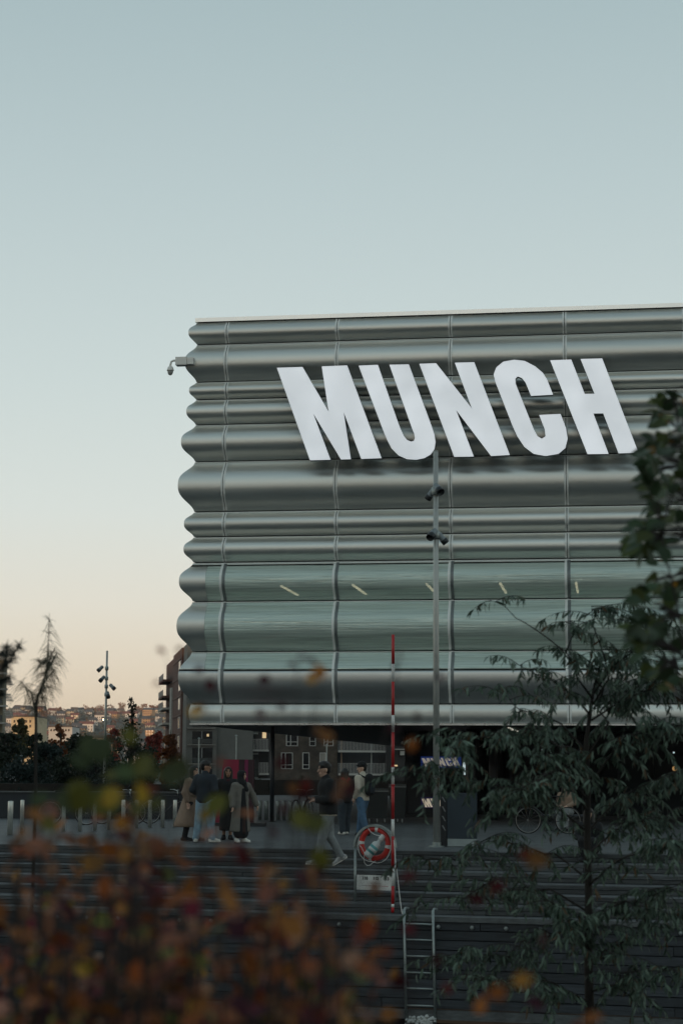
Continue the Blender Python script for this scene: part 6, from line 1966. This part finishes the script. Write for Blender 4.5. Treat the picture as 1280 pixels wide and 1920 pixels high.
o.matrix_parent_inverse = Matrix.Translation(wt.location).inverted()

# ---------------------------------------------------------------- feathery sapling and pine at the left
M_NEEDLE = mat('thin needles', (.075, .075, .045), .7)
M_PINE = mat('dark pine needles', (.016, .024, .018), .7)
def needles(b, p, axis, n, L, g, spread=1.0, droop=.4, r=.0018):
    for k in range(n):
        d = (Vector(axis) * .5 + Vector((g.gauss(0, spread), g.gauss(0, spread), g.gauss(0, spread)))).normalized()
        l = L * g.uniform(.7, 1.25)
        q = p + d * l + Vector((0, 0, -droop * l))
        b.tube([p, p.lerp(q, .5) + Vector((0, 0, .18 * droop * l)), q], [r, r, r * .4], 3, False)
LY = 12.0
lb_ = bbase(66, LY)
st = thing('feathery_sapling', 'feathery sapling with long drooping needles against the pale sky at left', 'sapling', lb_, 0, None, True)
g = random.Random(44)
def lp(x, y, dy=0): return at(x, y, LY + dy)
main = [lb_, lp(67, 1500), lp(68, 1400), lp(68, 1345), lp(70, 1310), lp(80, 1285), lp(88, 1258), lp(90, 1225), lp(92, 1190), lp(93, 1162)]
arms = [[lp(68, 1340), lp(60, 1300, -.1), lp(48, 1288, -.15), lp(38, 1275, -.2)], [lp(76, 1295), lp(90, 1270, .1), lp(104, 1255, .15)], [lp(85, 1265), lp(98, 1240, .1), lp(108, 1222, .15)], [lp(90, 1235), lp(80, 1245, -.1), lp(72, 1238, -.15)], [lp(66, 1320), lp(74, 1300, .05), lp(84, 1290, .1), lp(98, 1285, .2)], [lp(88, 1258), lp(96, 1230, -.1), lp(104, 1215, -.1)]]
b = MB(); b.tube(main, [.014, .012, .010, .009, .008, .007, .006, .005, .003, .002], 6); b.build('trunk', M_BARK, st, True)
nd = MB()
for a in arms:
    b = MB(); b.tube(a, [.007, .005, .003, .0015][:len(a)], 5); b.build('branch', M_BARK, st, True)
    for k in range(len(a) - 1):
        for q in range(4):
            needles(nd, a[k].lerp(a[k + 1], q / 4), a[k + 1] - a[k], 6, .105, g, .9, .65, .0016)
for k in range(4, len(main) - 1):
    for q in range(4):
        needles(nd, main[k].lerp(main[k + 1], q / 4), (0, 0, .3), 4 if k > 6 else 6, .105, g, .9, .65, .0016)
needles(nd, main[-1], (0, 0, 1), 10, .07, g, .8)
o = nd.build('needles', M_NEEDLE, st, False, False); o['kind'] = 'stuff'

PY = 8.5
pb_ = bbase(-95, PY)
pt = thing('pine_sapling', 'dark pine sapling reaching in at the far left edge', 'sapling', pb_, 0, None, True)
def pp(x, y, dy=0): return at(x, y, PY + dy)
ptrunk = [pb_, pp(-90, 1600), pp(-80, 1400), pp(-70, 1250), pp(-66, 1150)]
b = MB(); b.tube(ptrunk, [.03, .026, .02, .012, .004], 7); b.build('trunk', M_BARK, pt, True)
pbr = [[pp(-80, 1340), pp(-30, 1275), pp(6, 1254), pp(22, 1238), pp(36, 1210)], [pp(6, 1254), pp(12, 1232, .05), pp(14, 1212, .08)], [pp(-78, 1360), pp(-30, 1310), pp(0, 1280), pp(18, 1270)], [pp(-40, 1285), pp(-10, 1240), pp(0, 1225)], [pp(-78, 1380), pp(-20, 1320), pp(6, 1300)]]
nd = MB()
for br in pbr:
    b = MB(); n = len(br); b.tube(br, [.008 * (1 - .8 * k / (n - 1)) for k in range(n)], 5); b.build('branch', M_BARK, pt, True)
    for k in range(max(0, n - 3), n - 1):
        for q in range(5):
            needles(nd, br[k].lerp(br[k + 1], q / 5), br[k + 1] - br[k], 15 if k == n - 2 else 8, .040, g, .75, .05, .0017)
    needles(nd, br[-1], br[-1] - br[-2], 22, .040, g, .6, 0, .0017)
o = nd.build('needles', M_PINE, pt, False, False); o['kind'] = 'stuff'
